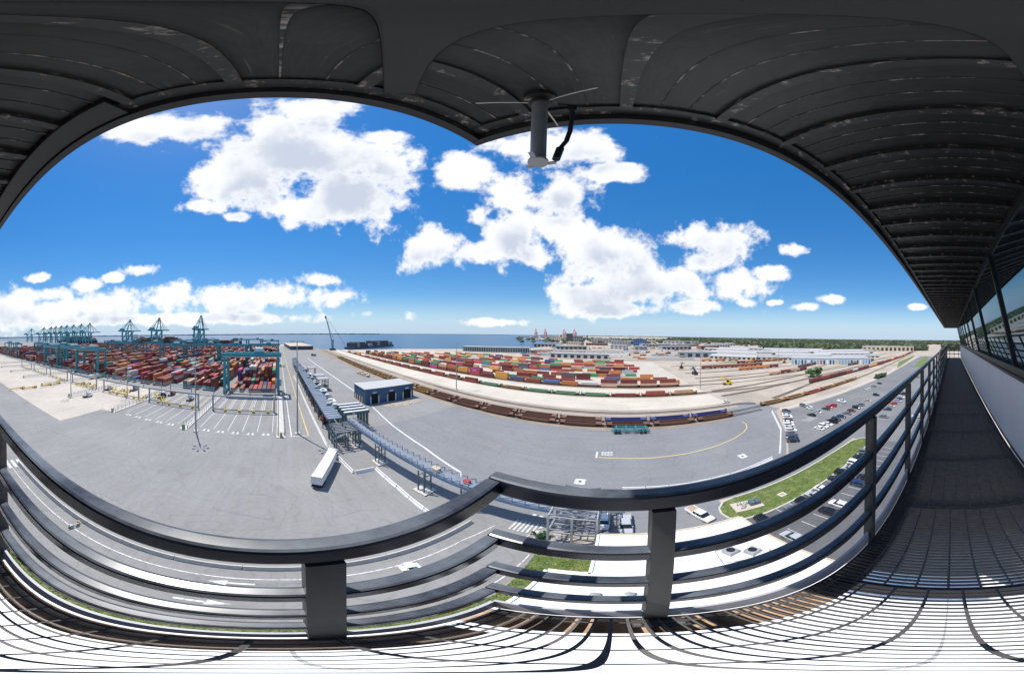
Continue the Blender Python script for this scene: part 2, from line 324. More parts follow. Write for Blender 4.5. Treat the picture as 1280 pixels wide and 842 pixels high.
# darker repair patches in the yard
M_patch = pave('patched_paving', (0.225, 0.22, 0.213), (0.16, 0.155, 0.15), 0.14)
for i, (x, y, a, b) in enumerate(((-42, -6.5, 2.2, 1.6), (12, 58, 3.2, 1.4), (-30, 48, 2.4, 1.6), (26, 47, 1.5, 2.2), (-9, 33, 1.2, .9), (-58, -40, 4, 1.5))):
    sheet('repair_patch', [(x - a, y - b), (x + a, y - b + .1), (x + a - .1, y + b), (x - a, y + b)], .03 + .001 * i, M_patch)
# painted lines
def line(mb, pts, wd, z):
    for p, q in zip(pts, pts[1:]):
        p, q = Vector((*p, 0)), Vector((*q, 0)); d = (q - p).normalized(); s = Vector((-d.y, d.x, 0)) * wd / 2
        mb.face([(*(p - s).xy, z), (*(q - s).xy, z), (*(q + s).xy, z), (*(p + s).xy, z)])
mb = MB(); mb2 = MB()
for k in range(0, 12):                                             # lane lines of the stack ends
    y0 = -31 * k
    for j in range(6):
        y = y0 - 2.0 - j * 4.6
        line(mb, [(-64.5, y), (-81.5, y)], 0.2, 0.05); line(mb, [(-83.5, y), (-102.5, y)], 0.2, 0.05)
        if j < 5:
            line(mb2, [(-84, y - 0.7), (-102, y - 0.7)], 0.22, 0.05); line(mb, [(-84, y - 3.9), (-102, y - 3.9)], 0.22, 0.05)
            if k < 3:
                line(mb, [(-63.6, y - 1.2), (-62.2, y - 1.2)], 0.6, 0.05); line(mb, [(-63.6, y - 2.4), (-62.2, y - 2.9)], 0.55, 0.05); line(mb, [(-62.2, y - 2.0), (-62.2, y - 3.3)], 0.35, 0.05)
line(mb, [(-61, 3.6), (-540, 3.6)], 0.35, 0.05); line(mb2, [(-62, 8.6), (-540, 8.0)], 0.35, 0.05); line(mb, [(-61.5, 2.8), (-61.5, 9)], 0.3, 0.05)
line(mb, [(-272, 37.5), (-183, 39.5), (-98, 40.5)], 0.8, 0.05)
line(mb, [(-83, 38.5), (-60, 35.6), (-42, 34.4), (-28, 32.1), (-24, 27.5)], 0.55, 0.05)
line(mb, [(-14.4, -60), (-14.4, 17), (-13.5, 22)], 0.14, 0.05)
line(mb, [(-7.2, -60), (-7.2, 18)], 0.12, 0.05)
line(mb2, [(-12.0, -60), (-12.0, -50)], 0.12, 0.05)
# arrows on the road below
for (ax, ay, s) in ((-13.5, -3.3, -1), (-10.0, -4.2, 1)):
    mb.face([(ax - .12, ay - s * 1.6, .05), (ax + .12, ay - s * 1.6, .05), (ax + .12, ay + s * .3, .05), (ax - .12, ay + s * .3, .05)]); mb.face([(ax - .42, ay + s * .3, .05), (ax + .42, ay + s * .3, .05), (ax, ay + s * 1.7, .05)])
for i in range(3): mb.face([(-17 + i * 1.3, -47, .05), (-16.3 + i * 1.3, -47, .05), (-16.3 + i * 1.3, -43.5, .05), (-17 + i * 1.3, -43.5, .05)])
for i in range(5): mb.face([(-10.4 + i * 1.0, 26.5 - .1 * i, .05), (-9.9 + i * 1.0, 26.5 - .1 * i, .05), (-9.9 + i * 1.0, 27.0 - .1 * i, .05), (-10.4 + i * 1.0, 27.0 - .1 * i, .05)])
line(mb, [(-9.0, 21.5), (-7.3, 26.5)], .14, .05); line(mb, [(-8.2, 21.5), (-6.5, 26.5)], .14, .05)
for i in range(7): line(mb, [(-11.6 + i * .55, 22.2), (-11.6 + i * .55, 24.8)], .22, .05)
# squares with a manhole, stop bar and legend of the front yard
for (cx, cy) in ((-6.0, 38.9), (29.5, 42.8)):
    mb.face([(cx - 1, cy - 1, .05), (cx + 1, cy - 1, .05), (cx + 1, cy + 1, .05), (cx - 1, cy + 1, .05)])
mb.face([(-4.2, 49.7, .05), (-3.7, 49.7, .05), (-3.7, 52.9, .05), (-4.2, 52.9, .05)])
for i in range(3):
    for j in range(4): mb.face([(-2.9 + j * .72, 51.2 + i * .72, .05), (-2.35 + j * .72, 51.2 + i * .72, .05), (-2.35 + j * .72, 51.65 + i * .72, .05), (-2.9 + j * .72, 51.65 + i * .72, .05)])
cur = [(-3.4, 50.0), (8, 49.4), (18, 49.8), (27, 51.2), (34, 53.4), (39, 56.0), (42, 58.6), (43.6, 61.6), (43.6, 64.2)]
line(mb2, cur, 0.32, 0.052)
# stalls of the car park
for (yy, x0, x1) in ((52, 66, 150), (41, 57, 125), (27, 78, 130)):
    x = x0
    while x < x1: line(mb, [(x, yy - 2.5), (x, yy + 2.5)], 0.12, 0.058); x += 2.75
for yy in (20.5, 15.8):
    x = 16.5
    while x < 56: line(mb, [(x, yy - 2), (x, yy + 2)], 0.1, 0.058); x += 2.6
for i in range(8):
    for j in range(4): mb.face([(62.0 + i * .7 - j * .25, 48.2 + j * .8, .06), (62.35 + i * .7 - j * .25, 48.2 + j * .8, .06), (62.35 + i * .7 - j * .25, 48.6 + j * .8, .06), (62.0 + i * .7 - j * .25, 48.6 + j * .8, .06)])
struct(mb.build('road_markings', M_white)); struct(mb2.build('yellow_road_markings', M_yellow))

# lawns with blades
def lawn(name, poly, z, label, n):
    o = sheet(name, poly, z, M_grass)
    xs = [p[0] for p in poly]; ys = [p[1] for p in poly]; mb = MB(); random.seed(len(name) + n)
    def inside(x, y):
        c = False; j = len(poly) - 1
        for i in range(len(poly)):
            (xi, yi), (xj, yj) = poly[i], poly[j]
            if (yi > y) != (yj > y) and x < (xj - xi) * (y - yi) / (yj - yi) + xi: c = not c
            j = i
        return c
    k = 0
    while k < n:
        x, y = random.uniform(min(xs), max(xs)), random.uniform(min(ys), max(ys))
        if not inside(x, y): continue
        a = random.uniform(0, 6.28); h = random.uniform(.06, .16); r_ = random.uniform(.05, .12)
        mb.face([(x - r_ * math.cos(a), y - r_ * math.sin(a), z), (x + r_ * math.cos(a), y + r_ * math.sin(a), z), (x + random.uniform(-.1, .1), y + random.uniform(-.1, .1), z + h)]); k += 1
    g = stuff(mb.build('grass', M_blade)); g['label'] = label; g['category'] = 'grass'
M_blade = mat('grass_blades', (0.14, 0.20, 0.05), 0.8, 0, 0.4, 0.6, 'pos', wear=(0.26, 0.24, 0.10), wscale=0.7, wth=(0.52, 0.68))
LAWN = [(14.6, 26.0), (15.0, 27.4), (16.4, 28.8), (18.6, 29.3), (30, 28.9), (45, 28.6), (56, 27.9), (59.4, 26.0), (59.6, 23.8), (57.5, 22.7), (40, 22.6), (20, 22.7), (16, 23.2), (14.9, 24.4)]
lawn('lawn_strip', LAWN, 0.06, 'mown green grass strip beside the car park', 16000)
lawn('lawn_corner', [(-7.0, 21.2), (-1.2, 20.8), (-1.2, 14.2), (-4.0, 14.0), (-4.4, 9.0), (-4.4, -60), (-6.3, -60), (-6.3, 12)], 0.05, 'short green grass beside the white roofed building below', 14000)
mb = MB(); 
for p, q in zip(LAWN, LAWN[1:] + LAWN[:1]): mb.beam((*p, .07), (*q, .07), .28, .15)
M_kerb = mat('concrete_kerb', (0.50, 0.48, 0.44), 0.85, 0, 0.12, 1.0, 'pos')
struct(mb.build('kerb', M_kerb))

# ------------------------------------------------------------------ the tower: walkway, railing, soffit, glazing
Z = EYE * KS
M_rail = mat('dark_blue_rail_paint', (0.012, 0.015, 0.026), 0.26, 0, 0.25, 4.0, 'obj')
def paint_lit_tops(m, lit_top, base_mix, scuff):  # sunlit look put into the colour of up-facing faces, broken by scuff noise
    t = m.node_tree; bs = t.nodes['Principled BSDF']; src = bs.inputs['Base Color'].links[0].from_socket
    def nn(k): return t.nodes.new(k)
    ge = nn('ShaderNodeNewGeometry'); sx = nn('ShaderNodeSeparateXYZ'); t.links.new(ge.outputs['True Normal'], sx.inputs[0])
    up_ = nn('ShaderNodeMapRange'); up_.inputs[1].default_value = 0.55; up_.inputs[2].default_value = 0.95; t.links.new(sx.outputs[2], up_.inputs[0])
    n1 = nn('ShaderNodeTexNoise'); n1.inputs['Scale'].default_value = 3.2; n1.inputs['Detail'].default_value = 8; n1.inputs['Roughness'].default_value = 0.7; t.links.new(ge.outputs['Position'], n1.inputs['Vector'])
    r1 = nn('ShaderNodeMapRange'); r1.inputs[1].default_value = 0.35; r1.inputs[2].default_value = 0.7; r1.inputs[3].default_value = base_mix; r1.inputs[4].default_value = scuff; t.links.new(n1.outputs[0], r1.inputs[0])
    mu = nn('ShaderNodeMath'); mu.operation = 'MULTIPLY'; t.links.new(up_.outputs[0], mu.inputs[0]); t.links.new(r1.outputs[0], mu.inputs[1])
    mx_ = nn('ShaderNodeMix'); mx_.data_type = 'RGBA'; t.links.new(mu.outputs[0], mx_.inputs[0]); t.links.new(src, mx_.inputs[6]); mx_.inputs[7].default_value = (*lit_top, 1); t.links.new(mx_.outputs[2], bs.inputs['Base Color'])
paint_lit_tops(M_rail, (0.26, 0.29, 0.32), 0.05, 0.60)
M_post = mat('weathered_post_paint', (0.040, 0.040, 0.041), 0.5, 0, 0.35, 14.0, 'obj', streak=(1, 1, 0.15), wear=(0.16, 0.12, 0.08), wscale=10, wth=(0.6, 0.75))
M_toe = mat('pale_toe_plate_paint', (0.42, 0.42, 0.46), 0.5, 0, 0.12, 5.0, wear=(0.25, 0.2, 0.16), wscale=14, wth=(0.66, 0.74))
M_grate = mat('galvanised_grating', (0.115, 0.108, 0.11), 0.5, 0.1, 0.3, 20)
M_rust = mat('rusty_channel', (0.46, 0.32, 0.22), 0.85, 0.0, 0.3, 9, wear=(0.10, 0.07, 0.05), wscale=7, wth=(0.52, 0.66))
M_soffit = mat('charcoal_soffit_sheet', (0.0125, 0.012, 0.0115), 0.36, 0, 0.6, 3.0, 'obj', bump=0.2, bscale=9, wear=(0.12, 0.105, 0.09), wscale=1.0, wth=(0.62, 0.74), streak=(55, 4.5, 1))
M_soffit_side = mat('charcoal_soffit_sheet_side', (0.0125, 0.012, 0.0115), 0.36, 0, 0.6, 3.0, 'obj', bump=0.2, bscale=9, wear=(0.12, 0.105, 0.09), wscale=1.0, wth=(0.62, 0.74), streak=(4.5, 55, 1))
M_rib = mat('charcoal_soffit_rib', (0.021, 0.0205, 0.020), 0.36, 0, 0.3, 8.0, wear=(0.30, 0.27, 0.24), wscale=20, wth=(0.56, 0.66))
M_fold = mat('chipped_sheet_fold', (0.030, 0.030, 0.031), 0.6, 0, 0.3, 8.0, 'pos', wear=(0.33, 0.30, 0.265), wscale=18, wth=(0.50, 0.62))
M_fascia = mat('dark_fascia_trim', (0.018, 0.0175, 0.0185), 0.42, 0, 0.25, 6.0, wear=(0.16, 0.13, 0.11), wscale=12, wth=(0.66, 0.74))
M_wall = mat('white_wall_panel', (0.56, 0.57, 0.62), 0.5, 0, 0.05, 1.2, wear=(0.5, 0.48, 0.45), wscale=3, wth=(0.62, 0.8))
M_glass = mat('tinted_window_glass', (0.012, 0.016, 0.018), 0.012, 0, 0.05, 1.0, ior=3.6)
M_glass.node_tree.nodes['Principled BSDF'].inputs['Specular Tint'].default_value = (0.55, 0.82, 1.0, 1)
M_frame = mat('black_window_frame', (0.018, 0.018, 0.02), 0.4, 0, 0.2, 9)

M_shaft = mat('grey_shaft_concrete', (0.24, 0.24, 0.24), 0.8, 0, 0.1, 1.0)
A, B, WT, XE, YE = 0.41, -0.236, 0.04, 19.2, -9.0     # railing faces, tube width, walkway ends
railing = thing('walkway_railing', 'dark blue steel railing wrapped round the corner of the walkway', 'railing', (0, 0, Z))
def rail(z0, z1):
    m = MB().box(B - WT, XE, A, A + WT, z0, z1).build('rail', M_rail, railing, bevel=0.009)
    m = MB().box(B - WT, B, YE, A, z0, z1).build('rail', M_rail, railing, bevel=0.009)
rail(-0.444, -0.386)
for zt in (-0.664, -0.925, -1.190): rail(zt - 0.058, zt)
pm = MB().box(-0.024, 0.024, -0.004, WT + 0.004, -1.62, -0.4465).mesh('post', M_post)
pm2 = MB().box(-WT - 0.004, 0.004, -0.024, 0.024, -1.62, -0.4465).mesh('post_side', M_post)
bp_ = MB().box(-.055, .055, -.03, .03, -1.618, -1.606).mesh('base_plate', M_post); bt_ = MB().tube([(0, 0, -1.606), (0, 0, -1.594)], .009, 6).mesh('bolt', M_grate)
x = 0.103
while x < XE:
    obj('post', pm, railing, (x, A, 0))
    if x < 5:
        pl_ = obj('base_plate', bp_, railing, (x, A - .035, 0)); obj('bolt', bt_, pl_, (-.04, -.012, 0)); obj('bolt', bt_, pl_, (.04, -.012, 0))
    x += 1.0
y = 0.052
while y > YE: obj('post', pm2, railing, (B, y, 0)); y -= 1.0
MB().box(B - 0.02, XE, A + 0.014, A + 0.026, -1.60, -1.455).build('toe_plate', M_toe, railing)
MB().box(B - 0.026, B - 0.014, YE, A + 0.012, -1.60, -1.455).build('toe_plate', M_toe, railing)
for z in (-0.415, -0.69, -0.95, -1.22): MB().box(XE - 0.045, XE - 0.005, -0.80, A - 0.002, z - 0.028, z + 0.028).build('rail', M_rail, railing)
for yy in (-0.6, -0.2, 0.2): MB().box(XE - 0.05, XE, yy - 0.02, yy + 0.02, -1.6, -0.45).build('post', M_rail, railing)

deck = bpy.data.objects.new('walkway_floor', None); COL.objects.link(deck); deck.location = (0, 0, Z - 1.6); struct(deck)
def grating(x0, x1, y0, y1, off):
    mb = MB(); x = x0 + 0.004
    while x < x1 - 0.003: mb.box(x, x + 0.0062, y0, y1, -0.030, 0.0); x += 0.0305
    y = y0 + off
    while y < y1: mb.tube([(x0, y, -0.003), (x1, y, -0.003)], 0.005, 5); y += 0.1055
    for yy in (y0, y1 - 0.005): mb.box(x0, x1, yy, yy + 0.005, -0.030, 0.001)
    return stuff(mb.build('grating_panel', M_grate, deck))
x = B + 0.002; i = 0; edges = [B + 0.002, 0.700]
while edges[-1] < XE: edges.append(edges[-1] + 0.92)
for i, (e0, e1) in enumerate(zip(edges, edges[1:])): grating(e0, min(e1, XE) - 0.004, -0.78, A + 0.01, 0.045 if i % 2 else 0.0)
yy = -0.784
while yy > YE: grating(B + 0.002, 0.696, yy - 0.92, yy - 0.004, 0.02); yy -= 0.924
for e in edges[1:]: MB().box(e - 0.014, e + 0.014, -0.78, A, -0.15, -0.034).build('cross_beam', M_fascia, deck)
MB().box(B - 0.02, XE, A - 0.105, A + 0.012, -0.052, -0.044).box(B - 0.02, XE, A - 0.008, A + 0.012, -0.22, -0.053).build('edge_channel', M_rust, deck)
MB().box(B - 0.012, B + 0.085, YE, A - 0.15, -0.052, -0.044).box(B - 0.012, B, YE, A - 0.15, -0.22, -0.053).build('edge_channel', M_rust, deck)
MB().box(0.70, XE, -0.79, -0.72, -0.2, -0.04).build('edge_channel', M_fascia, deck)
for k in range(9): MB().box(B, 0.7, -0.95 - k * 0.924, -0.90 - k * 0.924, -0.15, -0.036).build('cross_beam', M_fascia, deck)

tower = thing('control_tower', 'dark roofed control tower with slanted windows above the walkway', 'tower', (0, 0, 0))
# wall below the windows, in panels
x = 0.82; first = True
while x < XE + 0.4:
    x1 = min(x + 1.22, XE + 0.5)
    MB().box(x, x1 - 0.006, -0.86, -0.785, Z - 1.52, Z - 0.483).build('wall_panel', M_wall, tower, bevel=0.003); x += 1.22
MB().box(0.8, XE + 0.5, -0.86, -0.80, Z - 1.6, Z - 1.525).build('base_gap', M_frame, tower)
MB().box(0.80, XE + 0.5, -0.90, -0.772, Z - 0.481, Z - 0.44).box(0.80, XE + 0.5, -0.90, -0.80, Z - 0.439, Z - 0.345).build('window_sill', M_frame, tower)
GB, GT = Vector((0, -0.82, Z - 0.34)), Vector((0, -0.475, Z + 1.12))
mull = MB().beam((0, GB.y + 0.02, GB.z), (0, GT.y + 0.02, GT.z), 0.03, 0.03, up=(1, 0, 0)).mesh('mullion', M_frame)
x = 0.82
while x < XE + 0.5:
    x1 = min(x + 1.85, XE + 0.5)
    pane = MB(); p0, p1, p2, p3 = Vector((x + .02, GB.y, GB.z)), Vector((x1 - .02, GB.y, GB.z)), Vector((x1 - .02, GT.y, GT.z)), Vector((x + .02, GT.y, GT.z))
    pane.face([p0, p1, p2, p3]).face([p + Vector((0, -0.02, 0)) for p in (p3, p2, p1, p0)])
    pane.build('window_pane', M_glass, tower)
    obj('mullion', mull, tower, (x, 0, 0)); x += 1.85
MB().box(0.80, XE + 0.5, -0.56, -0.44, Z + 1.125, Z + 1.20).build('window_head', M_frame, tower)
MB().box(0.80, XE + 0.5, -9.0, -0.95, Z - 1.7, Z + 1.2).build('inner_core', M_frame, tower)
MB().box(12.5, 18, -14, -5, 6.3, Z - 1.75).build('tower_shaft', M_shaft, tower)
# soffit sheets, cut along the diagonal beam
EX, EY, ZS = -0.57, 0.74, Z + 1.20
def dg(p): return p[1] - (0.035 - 0.55 * p[0])
def clip(poly, keep):
    res = []
    for p, q in zip(poly, poly[1:] + poly[:1]):
        a, b = dg(p) * keep, dg(q) * keep
        if a >= 0: res.append(p)
        if (a >= 0) != (b >= 0):
            t = a / (a - b); res.append((p[0] + (q[0] - p[0]) * t, p[1] + (q[1] - p[1]) * t))
    return res
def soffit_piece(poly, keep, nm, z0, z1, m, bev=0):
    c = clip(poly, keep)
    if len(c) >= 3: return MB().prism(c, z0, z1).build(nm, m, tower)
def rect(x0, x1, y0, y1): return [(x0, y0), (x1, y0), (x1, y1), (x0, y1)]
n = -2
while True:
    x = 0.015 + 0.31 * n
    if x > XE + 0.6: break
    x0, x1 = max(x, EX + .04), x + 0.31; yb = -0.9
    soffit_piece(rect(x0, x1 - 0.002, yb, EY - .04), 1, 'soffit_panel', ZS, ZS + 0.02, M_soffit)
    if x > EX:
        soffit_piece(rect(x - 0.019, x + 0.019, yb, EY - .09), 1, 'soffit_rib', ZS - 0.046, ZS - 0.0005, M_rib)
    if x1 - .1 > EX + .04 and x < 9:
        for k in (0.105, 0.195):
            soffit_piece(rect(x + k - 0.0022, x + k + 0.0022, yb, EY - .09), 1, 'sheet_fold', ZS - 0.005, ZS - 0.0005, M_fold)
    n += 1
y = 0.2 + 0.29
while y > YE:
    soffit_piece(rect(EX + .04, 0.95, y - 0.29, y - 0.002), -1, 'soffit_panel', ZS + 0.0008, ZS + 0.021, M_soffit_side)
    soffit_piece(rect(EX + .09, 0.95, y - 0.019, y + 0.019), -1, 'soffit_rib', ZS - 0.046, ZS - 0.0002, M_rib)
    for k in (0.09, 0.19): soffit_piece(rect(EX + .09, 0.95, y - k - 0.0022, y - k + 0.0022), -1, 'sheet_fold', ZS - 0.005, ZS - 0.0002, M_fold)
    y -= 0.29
dv = Vector((1, -0.55, 0)).normalized(); dn = Vector((0.55, 1, 0)).normalized()
c0 = Vector((-0.475, 0.035 + 0.55 * 0.475, 0)); c1 = Vector((1.0, 0.035 - 0.55, 0))
MB().prism([tuple((c0 + dn * -.04).xy), tuple((c1 + dn * -.04).xy), tuple((c1 + dn * .04).xy), tuple((c0 + dn * .04).xy)], ZS - 0.05, ZS - 0.001).build('diagonal_beam', M_fascia, tower, bevel=0.004)
# eaves: outer lip and inner angle
MB().box(EX, XE + .7, EY - .04, EY, Z + 1.12, Z + 1.46).build('eave_lip', M_fascia, tower, bevel=0.003)
MB().box(EX, EX + .04, YE, EY - .0405, Z + 1.12, Z + 1.46).build('eave_lip', M_fascia, tower, bevel=0.003)
MB().box(EX + .0415, XE + .7, EY - .095, EY - .0415, Z + 1.175, Z + 1.1995).build('eave_angle', M_rib, tower, bevel=0.002)
MB().box(EX + .0415, EX + .095, YE, EY - .0965, Z + 1.175, Z + 1.1992).build('eave_angle', M_rib, tower, bevel=0.002)
MB().box(EX + .043, EX + .15, YE, -0.42, Z + 1.135, Z + 1.174).build('eave_box', M_fascia, tower, bevel=0.004)
MB().box(XE + .65, XE + .7, -0.9, EY - .041, Z + 1.12, Z + 1.46).build('eave_lip', M_fascia, tower)
MB().box(EX + .041, XE + .649, YE, EY - .041, Z + 1.26, Z + 1.45).build('roof', M_wall, tower)

# antenna hanging from the soffit
M_pipe = mat('grey_antenna_tube', (0.20, 0.21, 0.22), 0.5, 0.2, 0.15, 12)
M_alu = mat('bare_aluminium', (0.55, 0.54, 0.50), 0.4, 0.7, 0.2, 12)
M_hv = mat('air_handler_casing', (0.33, 0.34, 0.34), 0.5, 0.1, 0.15, 3)
M_black = mat('black_cable', (0.012, 0.012, 0.013), 0.45, 0, 0.2, 9)
ant = thing('antenna', 'grey tube antenna with thin radial rods hanging from the dark soffit', 'antenna', (-0.215, 0.55, Z))
MB().tube([(0, 0, .62), (0, 0, 1.09)], .0225, 20).build('tube', M_pipe, ant, smooth=False)
MB().tube([(0, 0, 1.09), (0, 0, 1.11)], .032, 16).tube([(0, 0, 1.112), (0, 0, 1.15)], .018, 12).tube([(0, 0, 1.152), (0, 0, 1.195)], .045, 16).build('base', M_rib, ant)
for dx, dy in ((-.15, -.085), (.16, -.07), (.005, .16)):
    MB().tube([(dx * .12, dy * .12, 1.10), (dx, dy, 1.095)], .0032, 6).build('radial_rod', M_alu, ant)
pl = MB().tube([(0, 0, .610), (0, 0, .619)], .029, 18).build('end_plate', M_hv, ant)
for k in range(3):
    a = k * 2.094 + .5
    MB().beam((.03 * math.cos(a), .03 * math.sin(a), .612), (.05 * math.cos(a), .05 * math.sin(a), .622), .014, .005).build('bracket', M_hv, pl)
MB().tube([(.045, .03, 1.12), (.072, .035, 1.10), (.082, .035, 1.05), (.082, .035, .95), (.078, .035, .84), (.07, .03, .76), (.055, .02, .70), (.048, .015, .65)], .0075, 8).build('cable', M_black, ant)
MB().tube([(.082, .035, 1.09), (.082, .035, 1.03)], .012, 10).build('connector', M_black, ant)
MB().tube([(.056, .02, .70), (.047, .014, .63)], .012, 10).build('connector', M_black, ant)

# ------------------------------------------------------------------ white-roofed annex at the tower's foot
M_roofw = mat('white_roof_membrane', (0.80, 0.795, 0.77), 0.6, 0, 0.04, 0.4, 'pos', wear=(0.66, 0.64, 0.58), wscale=0.8, wth=(0.55, 0.75))
M_tanwall = mat('tan_parapet', (0.50, 0.43, 0.32), 0.8, 0, 0.1, 0.8, 'pos')
annex = thing('annex_building', 'low building with flat white roof at the foot of the tower', 'building')
RP = [(-4.1, -60), (13.9, -60), (13.9, 20.3), (-1.2, 20.3), (-1.2, 13.4), (-4.1, 13.4)]
MB().prism(RP, 0, 4.7).build('wall', M_tanwall, annex)
MB().prism([(-4.0, -59.9), (13.8, -59.9), (13.8, 20.2), (-1.1, 20.2), (-1.1, 13.3), (-4.0, 13.3)], 4.704, 4.9).build('roof', M_roofw, annex)
for p, q in zip(RP, RP[1:] + RP[:1]):
    d = Vector((q[0] - p[0], q[1] - p[1], 0)).normalized() * .12
    MB().beam((p[0] + d.x, p[1] + d.y, 4.98), (q[0] - d.x, q[1] - d.y, 4.98), .24, .2).build('parapet', M_tanwall if p[0] == 13.9 else M_roofw, annex)
M_seam = mat('grey_roof_seam', (0.42, 0.41, 0.39), 0.7, 0, 0.15, 1.0, 'pos')
for i in range(14): MB().box(-1.0 if i < 3 else -3.9, 13.7, 19.0 - i * 2.6 if i < 3 else 13.0 - (i - 3) * 2.6, 19.06 - i * 2.6 if i < 3 else 13.06 - (i - 3) * 2.6, 4.902, 4.915).build('membrane_seam', M_seam, annex)
M_metal = mat('galvanised_steel', (0.42, 0.43, 0.45), 0.4, 0.5, 0.15, 3)
for i, (hx, hy, lb) in enumerate(((9.2, 14.6, 'grey rooftop air unit beside its twin, toward the service road side away'), (10.7, 13.7, 'grey rooftop air unit nearer the tan parapet'))):
    u = thing('rooftop_air_unit', ('grey air unit on the white roof, farther from the tan parapet', 'grey air unit on the white roof, nearer the tan parapet')[i], 'air unit', (hx, hy, 4.9), .3, 'air units on the white roof')
    MB().box(-.55, .55, -.5, .5, .15, .85).build('casing', M_hv, u, bevel=.02)
    MB().tube([(0, 0, .852), (0, 0, .90)], .38, 18).build('fan_grille', M_frame, u)
    for sx in (-.45, .45): MB().box(sx - .05, sx + .05, -.55, .55, 0.002, .148).build('skid', M_metal, u)
pipes = thing('roof_pipe_run', 'pale conduit loop round the air units on the white roof', 'pipe', (10, 14.1, 4.9))
MB().tube([(-2.2, -.8, .12), (-1.8, 1.3, .12), (1.6, 1.6, .12)], .05, 6).tube([(-2.2, -.8, .12), (1.4, -1.5, .12), (2.2, -.9, .12)], .05, 6).build('conduit', M_metal, pipes)
for (vx, vy, lb) in ((-.6, 10.2, 'dark roof vent on the white roof, nearer the lawn'), (1.1, 10.3, 'dark roof vent on the white roof, farther from the lawn')):
    v = thing('roof_vent', lb, 'vent', (vx, vy, 4.9), 0, 'vents on the white roof')
    MB().tube([(0, 0, 0), (0, 0, .35)], .14, 12).build('pipe', M_metal, v); MB().tube([(0, 0, .352), (0, 0, .45)], .28, 12, r1=.1).build('cowl', M_hv, v)

# ------------------------------------------------------------------ shipping containers
CCOL = {'maroon': (0.17, 0.035, 0.035), 'rust red': (0.27, 0.07, 0.042), 'bright red': (0.40, 0.05, 0.05), 'orange': (0.52, 0.19, 0.06), 'golden': (0.62, 0.30, 0.06), 'dark blue': (0.04, 0.07, 0.20), 'blue': (0.07, 0.17, 0.36),
        'green': (0.07, 0.26, 0.12), 'light grey': (0.50, 0.50, 0.49), 'white': (0.72, 0.71, 0.69), 'magenta': (0.52, 0.04, 0.22), 'tan': (0.50, 0.33, 0.22), 'dark grey': (0.12, 0.12, 0.13), 'teal': (0.04, 0.30, 0.30)}
CN = list(CCOL)
M_C = {k: mat(k.replace(' ', '_') + '_container_paint', v, 0.55, 0, 0.14, 0.7, 'obj', wear=tuple(0.6 * a + 0.4 * b for a, b in zip(v, (0.22, 0.14, 0.09))), wscale=1.6, wth=(0.55, 0.72), rnd=0.28, streak=(1, 1, 0.35)) for k, v in CCOL.items()}
CL, CW, CH = 12.19 * MS, 2.44 * MS, 2.75 * MS
def container_mesh(k, L_=CL, H_=CH):
    mb = MB(); n = 14 if L_ > 8 else 8; hw = CW / 2; d = 0.05; x0 = -L_ / 2 + .12; st = (L_ - .24) / n
    for s in (-1, 1):                                            # corrugated sides
        prof = []
        for i in range(n):
            prof += [(x0 + i * st, hw - .03), (x0 + (i + .35) * st, hw - .03), (x0 + (i + .5) * st, hw - .03 - d), (x0 + (i + .85) * st, hw - .03 - d)]
        prof.append((x0 + n * st, hw - .03))
        for p, q in zip(prof, prof[1:]):
            f = [(p[0], s * p[1], .14), (q[0], s * q[1], .14), (q[0], s * q[1], H_ - .1), (p[0], s * p[1], H_ - .1)]
            mb.face(f if s < 0 else f[::-1])
        mb.box(-L_ / 2, L_ / 2, s * (hw - .05) - .05, s * (hw - .05) + .05, 0, .14); mb.box(-L_ / 2, L_ / 2, s * (hw - .04) - .04, s * (hw - .04) + .04, H_ - .1, H_)
        for e in (-1, 1): mb.box(e * (L_ / 2 - .06) - .06, e * (L_ / 2 - .06) + .06, s * (hw - .07) - .066, s * (hw - .07) + .066, .145, H_ - .105)
    for e in (-1, 1):
        xx = e * (L_ / 2 - .05)
        mb.box(xx - .02, xx + .02, -hw + .14, hw - .14, .14, H_ - .1)
        for yy in (-.75, -.3, .3, .75): mb.box(xx + e * .021 - .02, xx + e * .045 + .02 * e, yy - .025, yy + .025, .2, H_ - .2)
    for i in range(6):
        xa = -L_ / 2 + .06 + i * (L_ - .12) / 6; xb = xa + (L_ - .12) / 6 - .06
        mb.box(xa, xb, -hw + .085, hw - .085, H_ - .07, H_ - .02)
    mb.face([(-L_ / 2 + .05, -hw + .08, H_ - .071), (L_ / 2 - .05, -hw + .08, H_ - .071), (L_ / 2 - .05, hw - .08, H_ - .071), (-L_ / 2 + .05, hw - .08, H_ - .071)])
    mb.box(-L_ / 2 + .05, L_ / 2 - .05, -hw + .11, hw - .11, .05, .13)
    return mb.mesh('shipping_container', M_C[k])
CM = {k: container_mesh(k) for k in CN}
CG = 'shipping containers of the terminal and the rail yard'
n_cont = 0
def container(k, x, y, z, rz, label):
    global n_cont
    o = obj('shipping_container', CM[k], None, (x, y, z), rz); n_cont += 1
    return tag(o, label, 'container', CG)
